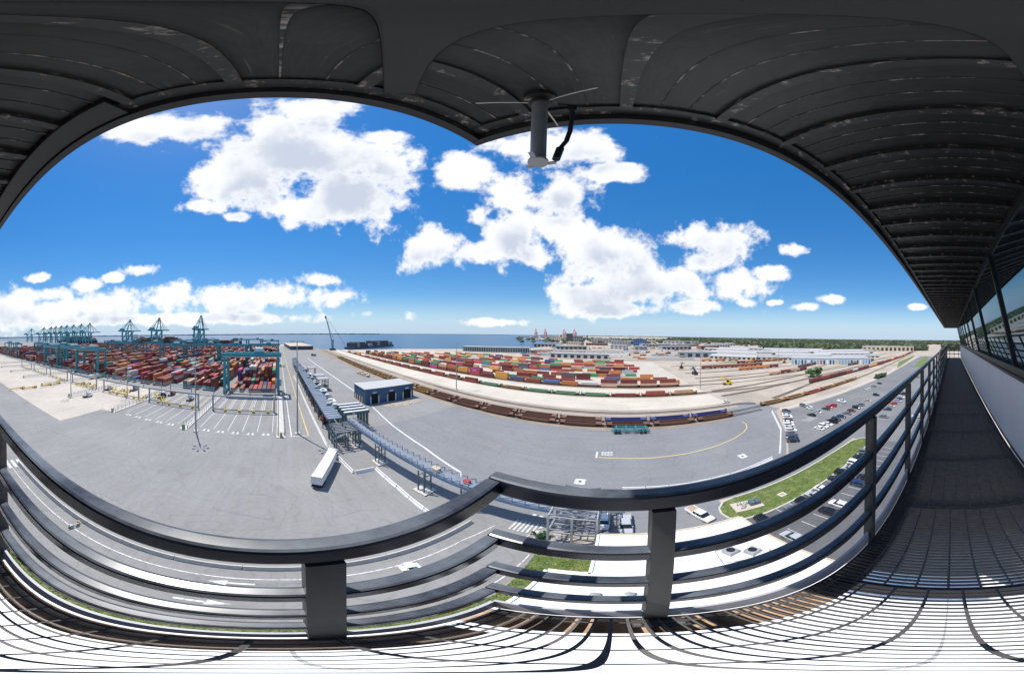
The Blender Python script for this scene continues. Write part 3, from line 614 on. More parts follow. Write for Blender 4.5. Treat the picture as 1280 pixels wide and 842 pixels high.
def rowstuff(name, items, label):
    """many far containers, one mesh, a paint slot for each colour"""
    mb = MB()
    for k, x, y, z, rz in items:
        L2, W2 = CL / 2, CW / 2
        if abs(rz) < 0.01:
            mb.box(x - L2, x + L2, y - W2, y + W2, z, z + CH - .06, CN.index(k))
            if x * x + y * y < 330 ** 2:
                for e in (-1, 1):
                    mb.box(x + e * (L2 - .1) - .1, x + e * (L2 - .1) + .1 + .01, y - W2 - .02, y + W2 + .02, z, z + CH - .03, CN.index(k))
                for i in range(5): mb.box(x - L2 + 1.2 + i * 2.2, x - L2 + 1.9 + i * 2.2, y - W2 - .03, y + W2 + .03, z + .1, z + CH - .09, CN.index(k))
        else:
            mb.box(x - W2, x + W2, y - L2, y + L2, z, z + CH - .06, CN.index(k))
    o = stuff(mb.build(name, [M_C[k] for k in CN])); o['label'] = label; o['category'] = 'containers'
    return o
# --- left terminal: stack blocks running away from the yard
random.seed(21)
WCOL = ['maroon'] * 22 + ['rust red'] * 18 + ['bright red'] * 6 + ['orange'] * 8 + ['dark blue'] * 2 + ['green'] * 2 + ['light grey'] * 4 + ['white'] * 2 + ['magenta'] + ['tan'] * 3 + ['dark grey'] * 3
far = []; near = []
for k in range(16):
    y0 = -31 * k - 3.0
    clus = {}
    for bay in range(34):
        xb = -118.5 - bay * 10.7
        for row in range(10):
            yy = y0 - row * 2.44
            hn = 3.0 + 2.4 * rnoise(row * 0.35 + k * 7.7, bay * 0.45) + random.uniform(-.9, .9)
            if k == 0: hn = (1.0 if bay < 1 else 1.6 if bay < 2 else hn + .8) + random.uniform(-.6, .6)
            if k in (1, 2, 3) and bay == 0: hn = random.choice((2, 3, 3, 3, 0.4))
            clus[(bay, row)] = max(0, min(5, int(round(hn))))
    for (bay, row), h in clus.items():
        xb = -118.5 - bay * 10.7; yy = y0 - row * 2.44
        base = random.choice(WCOL)
        front = clus.get((bay - 1, row), 0); side = clus.get((bay, row - 1), 0); side2 = clus.get((bay, row + 1), 0)
        vis = min(front, side, side2 if k == 0 else side)
        for t in range(h):
            kcol = random.choice(WCOL) if random.random() < .6 else base
            if t < vis and t < h - 1: continue
            it = (kcol, xb, yy, t * CH + .02, 0.0)
            (near if (k <= 4 and bay <= 1 and (t >= h - 1 or bay == 0)) else far).append((it, k, bay, row, t, h))
near.sort(key=lambda e: e[0][1] ** 2 + e[0][2] ** 2)
ROWW = ['beside the gate road', 'second from the gate road', 'third from the gate road', 'fourth from the gate road', 'fifth from the gate road']
cnt = 0
for e in near:
    it, k, bay, row, t, h = e
    if cnt >= 150: far.append(e); continue
    lev = 'on the ground' if t == 0 else ORD[t] + ' tier'
    container(it[0], it[1], it[2], it[3], 0, f"{it[0]} container, {lev}, {ORD[row]} file, {ORD[bay]} bay, block {ROWW[k]}"); cnt += 1
rowstuff('container_stacks', [e[0] for e in far], 'mass of mostly red stacked containers stretching back to the quay')

# --- rail yard
M_steel = mat('rusty_rail_steel', (0.16, 0.12, 0.10), 0.5, 0.5, 0.3, 2, 'pos')
M_well = {'brown': mat('brown_well_car_paint', (0.17, 0.075, 0.05), 0.6, 0, 0.25, 0.5, wear=(0.07, 0.05, 0.045), wscale=1.2, wth=(.5, .65), rnd=.2),
          'blue': mat('blue_well_car_paint', (0.035, 0.05, 0.17), 0.5, 0, 0.2, 0.5, wear=(0.06, 0.05, 0.06), wscale=1.2, wth=(.58, .7)),
          'green': mat('green_well_car_paint', (0.12, 0.27, 0.15), 0.55, 0, 0.15, 0.5, wear=(0.1, .1, .07), wscale=1.2, wth=(.6, .75)),
          'ochre': mat('ochre_flat_car_paint', (0.30, 0.17, 0.06), 0.65, 0, 0.3, 0.5, wear=(0.10, .06, .04), wscale=1.4, wth=(.5, .66), rnd=.2),
          'red': mat('oxide_red_car_paint', (0.32, 0.075, 0.045), 0.6, 0, 0.22, 0.5, wear=(.12, .06, .05), wscale=1.4, wth=(.55, .7), rnd=.2)}
M_whl = mat('dark_running_gear', (0.035, 0.030, 0.028), 0.6, 0.2, 0.3, 3)
def track(name, pts, gauge=1.5, ties=True, tie_r=130):
    mb = MB(); tb = MB()
    for p, q in zip(pts, pts[1:]):
        p, q = Vector((*p, 0.14)), Vector((*q, 0.14)); d = (q - p).normalized(); s = Vector((-d.y, d.x, 0)) * gauge / 2
        for e in (-1, 1): mb.beam(p + s * e, q + s * e, 0.09, 0.16)
        Lg = (q - p).length; t = 0
        while t < Lg:
            c = p + d * t
            if c.xy.length < tie_r: tb.beam(c - s * 1.7 - Vector((0, 0, .115)), c + s * 1.7 - Vector((0, 0, .115)), .24, .06)
            t += 0.75
    r_ = struct(mb.build(name, M_steel))
    if tb.v:
        t_ = stuff(tb.build('sleepers', M_whl, r_))
    return r_
for yy, x1 in ((70.6, 47), (74.6, 47)): track('rail_track', [(-400, yy + 14), (-200, yy + 3), (-62, yy), (x1 + 12, yy + 1)])
for yy in (110.0, 130.0): track('rail_track', [(-400, yy + 7), (-62, yy + .4), (50, yy), (150, yy - 8), (420, yy + 14), (900, yy + 60)], tie_r=150)
for yy, a in ((84.0, 0), ): track('rail_track', [(-400, 97), (-62, 85.2), (56, 84), (62, 80)])
def well_car(kind, L_=18.0):
    t = bpy.data.objects.new('rail_car', None); COL.objects.link(t)
    mb = MB(); H_ = L_ / 2; m = M_well[kind]
    wl = H_ - 2.6
    for s in (-1, 1):
        MBs = MB().box(-wl, wl, s * 1.38 - .10, s * 1.38 + .10, .45, 1.55)
        for i in range(9): MBs.box(-wl + .4 + i * (2 * wl - .8) / 8 - .07, -wl + .4 + i * (2 * wl - .8) / 8 + .07, s * 1.5 - .05, s * 1.5 + .05, .5, 1.5)
        MBs.build('side_sill', m, t)
    MB().box(-wl, wl, -1.27, 1.27, .40, .52).build('well_floor', M_whl, t)
    for e in (-1, 1):
        MB().box(e * (H_ - 1.35) - 1.3, e * (H_ - 1.35) + 1.3, -1.45, 1.45, 1.15, 1.4).box(e * (wl + .1) - .12, e * (wl + .1) + .12, -1.27, 1.27, .53, 1.149).box(e * (H_ - .1) - .1, e * (H_ - .1) + .1, -.9, .9, 1.402, 2.3).build('end_platform', m, t)
        bo = MB().box(e * (H_ - 1.3) - 1.1, e * (H_ - 1.3) + 1.1, -1.0, 1.0, .55, .95).build('bogie', M_whl, t)
        for dx in (-.85, .85): MB().tube([(e * (H_ - 1.3) + dx, -.85, .62), (e * (H_ - 1.3) + dx, .85, .62)], .42, 10).build('wheelset', M_whl, bo)
    return t
PROTO = {k: well_car(k) for k in ('brown', 'blue', 'green', 'ochre', 'red')}
for p_ in PROTO.values(): p_.scale = (MS,) * 3
used_p = set()
def place_car(kind, x, y, rz, label):
    r_ = PROTO[kind]
    if kind not in used_p:
        used_p.add(kind); r_.location = (x, y, .22); r_.rotation_euler = (0, 0, rz); tag(r_, label, 'rail car', 'intermodal rail cars'); return r_
    r2 = clone(r_, (x, y, .22), rz, label); r2['category'] = 'rail car'; r2['group'] = 'intermodal rail cars'; return r2
def along(pts, s):
    for p, q in zip(pts, pts[1:]):
        p, q = Vector(p), Vector(q); l = (q - p).length
        if s <= l: d = (q - p) / l; c = p + d * s; return c.x, c.y, math.atan2(d.y, d.x)
        s -= l
    return None
for j, yy in enumerate((70.6, 74.6)):
    pts = [(44.5 - j * .5, yy + .8), (-62, yy), (-200, yy + 3), (-400, yy + 14)]
    s = 8
    for i in range(20):
        a = along(pts, s); s += 15.9
        if a is None: break
        kind = 'blue' if (j == 1 and i < 3) else ('brown' if i < 8 else 'ochre')
        place_car(kind, a[0], a[1], a[2], f"empty {kind} well car, {ORD[i]} from the crossing on {'the track nearest the' if j == 0 else 'the second track behind the'} yard")
# trains with containers
seqB = ['tan', 'rust red', 'x', 'green', 'green', 'green', 'x', 'green', 'maroon', 'maroon', 'rust red', 'maroon', 'orange', 'maroon', 'orange', 'rust red', 'x', 'golden', 'maroon', 'green', 'maroon', 'rust red', 'maroon']
random.seed(5)
pts = [(46, 110), (-62, 110.4), (-400, 117)]; s = 9.0
seqB = seqB[:12] + seqB[8:]
for i in range(25):
    a = along(pts, s); s += 15.6
    if a is None: break
    k = seqB[i]
    kind = 'green' if k == 'green' else ('red' if i % 3 else 'ochre')
    place_car(kind, a[0], a[1], a[2], f"{kind} well car, {ORD[i]} from the open end, train between pale loading pads")
    if k not in ('x', 'green'):
        container(k, a[0], a[1], .6, a[2], f"{k} container on the {ORD[i]} car of train between pale loading pads")
        if k == 'golden': container(k, a[0], a[1], .6 + CH, a[2], f"upper {k} container stacked on the {ORD[i]} car, train between pale pads")
seqC = [('tan', 'rust red'), ('tan', 'rust red'), ('tan', 'maroon'), ('tan', 'maroon'), ('light grey', None), ('orange', None), ('blue', None), ('rust red', None), ('dark blue', None), ('golden', 'golden'), ('maroon', None), ('bright red', 'magenta'), ('golden', 'golden'), ('rust red', 'orange'), ('rust red', 'tan'), ('magenta', 'green'), ('maroon', 'maroon'), ('maroon', 'green'),
        ('orange', 'orange'), ('maroon', 'green'), ('orange', 'golden'), ('rust red', 'orange'), ('maroon', 'maroon'), ('maroon', 'golden'), ('maroon', 'maroon'), ('rust red', 'golden'), ('maroon', 'rust red'), ('orange', None), ('maroon', 'maroon')]
MAGENTA = None
pts = [(40, 130), (-62, 130.4), (-400, 137)]; s = 7
for i, (lo, hi) in enumerate(seqC):
    a = along(pts, s); s += 12.1
    if a is None: break
    if i < 3 or i % 2 == 0: place_car('brown', a[0], a[1], a[2], f"brown well car, {ORD[i]} from the open end of the double stack train")
    container(lo, a[0], a[1], .62, a[2], f"lower {lo} container, {ORD[i]} from the open end of the double stack train")
    if hi:
        o = container(hi, a[0], a[1], .62 + CH, a[2], f"upper {hi} container, {ORD[i]} from the open end of the double stack train")
        if hi == 'magenta' and MAGENTA is None: MAGENTA = o
if MAGENTA:
    cu = bpy.data.curves.new('lettering_outline', 'FONT'); cu.body = 'ONE'; cu.size = 1.8; cu.align_x = 'CENTER'; cu.extrude = .005
    tmp = bpy.data.objects.new('lettering_outline', cu); COL.objects.link(tmp)
    lm = bpy.data.meshes.new_from_object(tmp.evaluated_get(bpy.context.evaluated_depsgraph_get())); lm.materials.append(M_white); bpy.data.objects.remove(tmp)
    for sy, rz in ((1.03, 180), (-1.03, 0)):
        t_ = obj('container_lettering', lm, MAGENTA, (0, sy, .5)); t_.rotation_euler = (R(90), 0, R(rz))
rows = [(139.5, 44, 2), (150.5, 38, 2), (163, 30, 1), (167, 28, 2), (182, 27, 2), (186, 20, 2), (203, 24, 2), (222, 20, 2), (226, 12, 1), (246, 10, 2), (258, -6, 1)]
RC = ['maroon'] * 10 + ['rust red'] * 9 + ['bright red'] * 4 + ['orange'] * 9 + ['golden'] * 2 + ['green'] * 6 + ['blue'] + ['dark blue'] * 2 + ['light grey'] * 2 + ['tan'] * 2 + ['dark grey'] * 2
mass = []
random.seed(11)
rest = []
for r_, (yy, x1, tiers) in enumerate(rows):
    x = x1 - 5.5; i = 0
    while x > -330 + (yy - 139) * 0.9:
        g = random.random()
        if g < .84:
            y = yy + (0 if x > -62 else (-62 - x) * .02)
            h = 1 if random.random() < .62 else tiers
            for t in range(h):
                rest.append((random.choice(RC), x, y, .04 + (1.0 if r_ in (2, 8) and t == 0 else 0) * 0 + t * CH, 0.0, r_, i, t))
        x -= CL + (random.choice((.9, 2.2, 4.5, 9)) if random.random() < .28 else .6); i += 1
rest.sort(key=lambda e: e[1] ** 2 + e[2] ** 2)
for e in rest:
    if n_cont < 296 and e[6] < 40:
        k, x, y, z, rz, r_, i, t = e
        container(k, x, y, z, rz, f"{'ground' if t == 0 else 'upper'} level {k} container, {ORD[i]} from open end, {ORD[r_]} row behind double stack train")
    else: mass.append(e[:5])
rowstuff('yard_containers', mass, 'far rows of mixed containers standing in the rail yard')

# ------------------------------------------------------------------ cranes of the terminal
M_teal = mat('teal_crane_paint', (0.02, 0.24, 0.28), 0.45, 0, 0.12, 0.3, 'pos', wear=(0.10, 0.16, 0.16), wscale=0.8, wth=(.62, .75))
M_tealb = mat('blue_green_crane_paint', (0.05, 0.29, 0.36), 0.5, 0, 0.12, 0.1, 'pos')
M_redcr = mat('red_crane_paint', (0.50, 0.13, 0.09), 0.5, 0, 0.12, 0.1, 'pos')
M_cab = mat('white_cab_panel', (0.62, 0.63, 0.63), 0.5, 0, 0.08, 1)
def stack_crane():
    t = bpy.data.objects.new('gantry_crane', None); COL.objects.link(t)
    S, Wb, Hh = 28.0, 9.0, 20.0                                   # span along y, wheelbase along x
    for y in (0, -S):
        MB().box(-1.2, Wb + 1.2, y - .55, y + .55, .9, 2.0).build('sill_beam', M_teal, t)
        for x in (0, Wb):
            l = MB().beam((x, y, 2.0), (x * .86 + .6, y, Hh), 1.25, 1.25, taper=1.05).build('leg', M_teal, t)
            bo = MB().box(x - 1.3, x + 1.3, y - .4, y + .4, .1, .899).build('wheel_bogie', M_whl, t)
        MB().beam((.6, y, 10.5), (Wb * .86 + .6, y, 10.5), .7).build('leg_tie', M_teal, t)
    for x in (.6, Wb * .86 + .6):
        MB().box(x - .65, x + .65, -S - 1.6, 1.6, Hh, Hh + 1.9).build('girder', M_teal, t)
    for y in (1.2, -S - 1.2): MB().box(1.25, Wb * .86 - .05, y - .4, y + .4, Hh + .3, Hh + 1.5).build('end_tie', M_teal, t)
    h = MB().box(.2, Wb * .86 + 1, -12.5, -7.5, Hh + 1.95, Hh + 2.9).build('trolley', M_teal, t)
    MB().box(1.5, Wb * .86 - .5, -12, -8, Hh + 2.902, Hh + 4.6).build('machinery_house', M_cab, h)
    MB().box(3, 6, -10.4, -8.8, 12.2, 12.9).build('spreader', M_teal, t)
    for dx in (3.3, 5.7): MB().tube([(dx, -9.6, 12.9), (dx, -9.6, Hh + 1.9)], .06, 4).build('hoist_rope', M_whl, t)
    MB().box(Wb * .86 + 1.35, Wb * .86 + 2.3, -S - .5, .5, Hh + .1, Hh + .3).build('walkway', M_metal, t)
    MB().box(-1.0, -.7, -1.8, 1.8, 2.6, 6.5).build('power_cabinet', M_cab, t)
    return t
sc0 = stack_crane(); tag(sc0, 'teal gantry crane over the block beside the gate road, lane end', 'crane', 'gantry cranes over the stacks'); sc0.location = (-118, -.2, .02)
for k, x, lb in ((1, -212, 'teal gantry crane over the second block from the gate road'), (2, -225, 'teal gantry crane over the third block from the gate road'), (4, -119, 'teal gantry crane over the fifth block, lane end'), (3, -330, 'teal gantry crane over the fourth block, far back toward the quay'),
                 (6, -120, 'teal gantry crane over the seventh block, lane end'), (5, -260, 'teal gantry crane over the sixth block from the gate road'), (8, -140, 'teal gantry crane over the ninth block, lane end'), (9, -300, 'teal gantry crane over the tenth block, mid way back'), (0, -345, 'teal gantry crane over the gate road block, far quay end'), (0, -222, 'teal gantry crane over the gate road block, mid way back'), (4, -290, 'teal gantry crane over the fifth block, mid way back'), (3, -205, 'teal gantry crane over the fourth block, nearer the lanes'), (6, -240, 'teal gantry crane over the seventh block, mid way back'),
                 (2, -420, 'teal gantry crane over the third block, quay end'), (7, -250, 'teal gantry crane over the eighth block, mid way back'), (11, -180, 'teal gantry crane over the twelfth block from the gate road'), (10, -122, 'teal gantry crane over the eleventh block, lane end'), (1, -430, 'teal gantry crane over the second block, quay end'), (5, -122, 'teal gantry crane over the sixth block, lane end'), (7, -150, 'teal gantry crane over the eighth block, nearer the lanes'), (9, -150, 'teal gantry crane over the tenth block, nearer the lanes'), (8, -330, 'teal gantry crane over the ninth block, far back'), (12, -130, 'teal gantry crane over the thirteenth block, lane end'), (5, -400, 'teal gantry crane over the sixth block, quay end'), (4, -430, 'teal gantry crane over the fifth block, quay end'), (6, -400, 'teal gantry crane over the seventh block, quay end')):
    clone(sc0, (x, -31 * k - .2, .02), 0, lb)
def quay_crane(m, name, thick=1.55):
    t = bpy.data.objects.new(name, None); COL.objects.link(t)     # quay along y, water toward -x
    def bm(n_, *segs, wd=1.6, ht=None, mm=None):
        b = MB(); wd *= thick; ht = ht and ht * 1.25
        for p, q in segs: b.beam(p, q, wd, ht)
        return b.build(n_, mm or m, t)
    for x in (0, -30):
        for y in (-9, 9):
            bm('leg', ((x, y, 1.5), (x, y * .92, 46)), wd=2.2)
            MB().box(x - 1.2, x + 1.2, y - 4, y + 4, .1, 1.49).build('wheel_bogie', M_whl, t)
        bm('portal_beam', ((x, -8.6, 14), (x, 8.6, 14)), wd=2.0); bm('upper_tie', ((x, -8.2, 44), (x, 8.2, 44)), wd=2.0)
        bm('leg_brace', ((x, -8.4, 15), (x, 8.0, 42)), wd=.9)
    for y in (-9, 9):
        bm('sill_tie', ((0, y, 16), (-30, y, 16)), wd=1.6); bm('side_brace', ((0, y * .98, 17), (-30, y * .93, 43)), wd=1.1)
    for y in (-3.4, 3.4):
        bm('main_girder', ((24, y, 46), (-30, y, 46)), wd=1.6, ht=3.2); bm('boom', ((-31, y, 46), (-84, y, 46.5)), wd=1.4, ht=2.6)
    for y in (-1, 1):
        bm('tower_leg', ((-26, y * 8, 46), (-31, y * 1.6, 82)), wd=1.5); bm('tower_back_leg', ((-2, y * 8, 46), (-29, y * 1.6, 80)), wd=1.1)
        bm('fore_stay', ((-31, y * 1.6, 81), (-72, y * 3.2, 48)), wd=.5); bm('inner_stay', ((-31, y * 1.6, 81), (-52, y * 3.2, 48)), wd=.5); bm('back_stay', ((-30, y * 1.6, 81), (20, y * 3.2, 48)), wd=.6)
    bm('tower_cap', ((-31, -2.8, 82), (-31, 2.8, 82)), wd=2.4); bm('tower_tie', ((-29, -4.2, 66), (-29, 4.2, 66)), wd=1.0)
    MB().box(2, 16, -4.5, 4.5, 48, 53.5).build('machinery_house', m, t)
    MB().box(-48, -44, -2, 2, 40.5, 44).build('operator_cab', M_cab, t)
    return t
q0 = quay_crane(M_tealb, 'quay_crane'); tag(q0, 'blue green quay crane nearest the gate road, standing alone', 'crane', 'quay cranes along the wharf'); q0.location = (-520, -207, 0)
for y, lb in ((-341, 'blue green quay crane, second from the lone one'), (-455, 'blue green quay crane, third along the wharf from the gate road'), (-720, 'far blue green quay crane, close behind the fourth'), (-830, 'far blue green quay crane, in the middle of the distant cluster'), (-930, 'far blue green quay crane, late in the distant cluster'), (-1060, 'far blue green quay crane, beyond the distant cluster'), (-664, 'far blue green quay crane, fourth along the wharf'), (-776, 'far blue green quay crane, fifth along the wharf'), (-877, 'far blue green quay crane, sixth along the wharf'),
              (-980, 'far blue green quay crane, seventh along the wharf'), (-1230, 'tiny far quay crane, eighth along the wharf')):
    clone(q0, (-520, y, 0), 0, lb)
r0 = quay_crane(M_redcr, 'harbour_crane', 1.25); tag(r0, 'red harbour crane across the bay, left of the pair', 'crane', 'harbour cranes across the bay')
r0.location = (-640, 1660, 0); r0.rotation_euler = (0, 0, R(-60))
for i, (x, y, lb) in enumerate(((-570, 1700, 'red harbour crane across the bay, beside the first'), (-420, 1760, 'red harbour crane across the bay, beyond the grey ships'), (-330, 1760, 'red harbour crane across the bay, nearest the dark tower'))): clone(r0, (x, y, 0), R(-60), lb)
# lone blue crane by the pier
lb_ = thing('mobile_crane', 'lone blue harbour crane with raised jib beside the pier', 'crane', (-400, 103, 0))
M_bcr = mat('blue_jib_crane_paint', (0.10, 0.26, 0.42), 0.5, 0, 0.1, .2, 'pos')
MB().box(-5, 5, -5, 5, .5, 3.2).build('base', M_whl, lb_); MB().box(-2, 2, -2, 2, 3.21, 16).build('tower', M_bcr, lb_); MB().box(-3, 4, -2.2, 2.2, 16.01, 20).build('machinery_house', M_bcr, lb_)
MB().beam((0, -1, 17), (-6, -12, 66), 1.9, taper=.6).build('jib', M_bcr, lb_); MB().beam((-6, -12, 61), (-6.5, -12.5, 66.5), 2.2).build('jib_head', M_C['bright red'], lb_)
MB().tube([(-6, -12, 66), (3, 26, 8)], .25, 5).build('stay', M_whl, lb_); MB().tube([(2, 2, 20), (-6, -12, 66)], .2, 5).build('stay', M_whl, lb_)
# ships at the berths
M_hull = mat('dark_ship_hull', (0.035, 0.045, 0.07), 0.5, 0, 0.2, .05, 'pos'); M_hull2 = mat('grey_ship_hull', (0.16, 0.18, 0.20), 0.5, 0, 0.2, .05, 'pos')
def ship(x, y, L_, rz, label, hm, tiers, seed):
    t = thing('container_ship', label, 'ship', (x, y, -1.6), rz, 'ships at the berths'); h = L_ / 2; bw = L_ * .062
    MB().loft([
        [(X, -bw * f * .8, 0), (X, -bw * f, 12 + up), (X, bw * f, 12 + up), (X, bw * f * .8, 0)] for X, f, up in ((-h, .75, 0), (-h * .85, 1, 0), (h * .6, 1, 0), (h * .85, .6, 1.5), (h, .05, 4))]).build('hull', hm, t)
    MB().box(-h * .62, -h * .54, -bw * .9, bw * .9, 12.01, 36).build('bridge_house', M_cab, t); MB().box(-h * .7, -h * .645, -bw * .3, bw * .3, 12.01, 33).build('funnel', M_C['dark blue'], t)
    random.seed(seed); mb = MB(); X = -h * .5
    while X < h * .8:
        hh = random.randint(max(1, tiers - 2), tiers)
        for j in range(6):
            yy = -bw * .85 + j * bw * .28
            for k in range(hh + random.choice((-1, 0, 0)) if hh > 1 else hh): mb.box(X, X + 12, yy, yy + bw * .26, 12.02 + k * 2.6, 12.02 + k * 2.6 + 2.5, CN.index(random.choice(WCOL)))
        X += 13
    stuff(mb.build('deck_containers', [M_C[k] for k in CN], t))
ship(-582, -395, 230, R(90), 'dark container ship at the wharf behind the paired quay cranes', M_hull, 6, 1)
ship(-582, -185, 170, R(90), 'container ship at the wharf behind the lone quay crane', M_hull, 4, 2)
ship(-582, -800, 290, R(90), 'large container ship at the wharf among the distant quay cranes', M_hull, 7, 3)
ship(-520, 1830, 200, R(150), 'grey ship across the bay between the red cranes', M_hull2, 4, 4)
ship(-300, 1930, 180, R(150), 'grey ship across the bay nearest the dark tower', M_hull2, 3, 6)

# ------------------------------------------------------------------ stack-end lanes: fences, bollards, portals, masts
M_galv = mat('grey_galvanised_fence', (0.36, 0.37, 0.38), 0.5, 0.3, 0.15, 1)
M_bol = mat('yellow_bollard_paint', (0.60, 0.42, 0.03), 0.5, 0, 0.15, 3, wear=(0.2, 0.17, 0.1), wscale=4, wth=(.6, .7))
M_greenb = mat('green_cabinet_paint', (0.03, 0.20, 0.14), 0.5, 0, 0.15, 3)
BLK = ['first', 'second', 'third', 'fourth', 'fifth', 'sixth', 'seventh', 'eighth', 'ninth']
for k in range(0, 9):
    y = -29.4 - 31 * (k - 1)                                      # island fence on the left of block k
    isl = thing('island_fence', f"grey double fence on a concrete island, {BLK[k]} from the gate road", 'fence', (0, y if k else .6, 0), 0, 'fences between the stack lanes')
    MB().box(-106, -60.5, -1.3, 1.3, 0.03, .18).build('island', M_kerb, isl)
    for s in (-1, 1):
        for z in (.75, 1.35, 1.9): MB().beam((-105.5, s, z), (-63, s, z), .07).build('fence_rail', M_galv, isl)
        ps = MB().box(-.05, .05, -.05, .05, .18, 2.0).mesh('fence_post', M_galv)
        for i in range(18): obj('fence_post', ps, isl, (-105.3 + i * 2.48, s, 0))
    cb = tag(MB().box(-61.6, -60.8, y - .4 if k else .2, y + .4 if k else 1.0, .182, 1.7).build('control_cabinet', M_greenb if k == 1 else M_hv, bevel=.03), f"{'green' if k == 1 else 'grey'} control cabinet at the head of the {BLK[k]} island fence", 'cabinet', 'cabinets at the island heads')
    for i, (bx, by) in enumerate(((-62.2, -.9), (-62.2, .9), (-60.9, 0.0))):
        b = tag(MB().tube([(0, 0, .182), (0, 0, 1.35)], .17, 10).build('bollard', M_bol, None, (bx, by + (y if k else .6), 0)), f"yellow bollard, {ORD[i]} at the head of the {BLK[k]} island fence", 'bollard', 'bollards at the island heads')
for k in range(0, 7):
    y0 = -31 * k
    pt = thing('lane_portal', f"grey lane portal frame over the truck lanes of the {BLK[k]} block", 'portal', (-83.0, y0, 0), 0, 'portals over the truck lanes')
    for yy in (-1.8, -26.4): MB().box(-.3, .3, yy - .3, yy + .3, .05, 6.2).build('column', M_galv, pt)
    MB().box(-.25, .25, -26.8, -1.4, 6.21, 6.85).build('cross_beam', M_galv, pt)
    MB().box(-.12, .12, -26.0, -2.2, .5, .75).build('barrier_bar', M_whl, pt)
    gt = thing('lane_gantry', f"dark pipe gantry closing the {BLK[k]} stack block behind its lanes", 'gantry', (-104.0, y0, 0), 0, 'gantries before the stacks')
    for yy in (-1.6, -14, -26.6): MB().box(-.2, .2, yy - .2, yy + .2, .05, 4.2).build('column', M_hv, gt)
    for z in (4.3, 3.2): MB().beam((0, -27, z), (0, -1.2, z), .3).build('pipe', M_tealb if z > 4 else M_hv, gt)
    for j in range(4):
        yb = y0 - 4.2 - j * 5.6
        s_ = thing('truck_stop', f"yellow truck stop block, {ORD[j]} lane of the {BLK[k]} stack block", 'stop block', (-82.2, yb, 0), 0, 'truck stops in the lanes')
        MB().box(-.45, .45, -.5, .5, .05, 1.0).build('block', M_bol, s_, bevel=.06); MB().tube([(0, 0, 1.0), (0, 0, 2.3)], .09, 8).build('marker_post', M_bol, s_)
# yellow chassis racks on the pale concrete
for i, (px, py) in enumerate(((22, 487), (38, 486), (58, 483), (70, 481), (74, 477), (100, 481), (108, 482), (116, 484), (142, 489), (150, 491), (158, 492), (196, 496), (204, 502), (178, 500))):
    p = G(px, py)
    s_ = thing('chassis_rack', f"yellow trailer chassis parked on the pale concrete, {ORD[i]} from the far end", 'trailer chassis', p, R(12 + (i * 37) % 30), 'yellow chassis on the pale concrete')
    for yy in (-.5, .5): MB().box(-5, 5, yy - .12, yy + .12, .95, 1.25).build('side_beam', M_bol, s_)
    for xx in (-4.8, 0, 4.8): MB().box(xx - .15, xx + .15, -1.2, 1.2, 1.251, 1.4).build('bolster', M_bol, s_)
    for xx in (-4, -2.8):
        for yy in (-1.0, 1.0): MB().tube([(xx, yy - .15, .5), (xx, yy + .15, .5)], .48, 10).build('wheel', M_whl, s_)
# lighting masts
M_mast = mat('galvanised_mast', (0.33, 0.34, 0.34), 0.5, 0.3, 0.15, .5)
def mast(x, y, h, label, ring=True):
    t = thing('light_mast', label, 'light mast', (x, y, 0), 0, 'tall lighting masts')
    MB().tube([(0, 0, .4), (0, 0, h)], .28, 10, r1=.12).build('pole', M_mast, t); MB().box(-.7, .7, -.7, .7, 0.02, .39).build('base', M_kerb, t)
    if ring:
        MB().tube([(math.cos(a * .524) * 1.0, math.sin(a * .524) * 1.0, h - .3) for a in range(13)], .06, 5).build('head_ring', M_mast, t)
        for k in range(7):
            a = k * .898
            f = MB().box(-.35, .35, -.25, .25, -.15, .12).build('floodlight', M_hv, t, (math.cos(a) * 1.9, math.sin(a) * 1.9, h - .3)); f.rotation_euler = (0, 0, a)
            MB().beam((math.cos(a) * .9, math.sin(a) * .9, h - .3), (math.cos(a) * 1.6, math.sin(a) * 1.6, h - .3), .08).build('arm', M_mast, t)
mast(-60.9, -25.0, 25, 'tall light mast with ring of floodlights beside the stack lanes')
mast(-63.2, 5.5, 30, 'tall thin light mast in the gate road')
mast(-61, -89.3, 15, 'short light mast on the pale concrete')
mast(-81, 88.9, 27, 'light mast in the rail yard nearest the blue building')
mast(-10, 196, 27, 'light mast among the middle container rows')
mast(50, 118, 24, 'light mast at the open end of the loading pads')
mast(196, 205, 26, 'light mast before the warehouse with coloured doors')
mast(330, 300, 30, 'light mast among the far white roofs')
mast(-81, -69.5, 12, 'low light mast at the second stack block')

# ------------------------------------------------------------------ gate canopy, booths, footbridge
M_can = mat('blue_grey_canopy_roof', (0.20, 0.235, 0.30), 0.5, 0.1, 0.15, .3, 'pos')
M_cang = mat('dark_green_grey_steel', (0.10, 0.14, 0.15), 0.55, 0.1, 0.2, .5, 'pos')
M_bluest = mat('steel_blue_bridge_paint', (0.10, 0.16, 0.25), 0.5, 0.1, 0.15, .6, 'pos')
can = thing('gate_canopy', 'long blue grey canopy over the truck gate', 'canopy')
nseg = 20
for i in range(nseg):
    xa = -58 - i * 8.0
    MB().box(xa - 7.9, xa, 13.6, 17.6, 6.7, 7.0).build('roof_panel', M_can, can)
    for j in range(4): MB().box(xa - 7.4 + j * 2, xa - 7.2 + j * 2, 13.7, 17.5, 7.002, 7.12).build('roof_rib', M_cang, can)
    if i % 3 == 1: MB().box(xa - 5, xa - 3.6, 16, 17.4, 7.13, 7.9).build('roof_unit', M_hv, can)
    for yy in (13.9, 17.3): MB().box(xa - .6, xa - .3, yy - .15, yy + .15, .05, 6.69).build('column', M_cang, can)
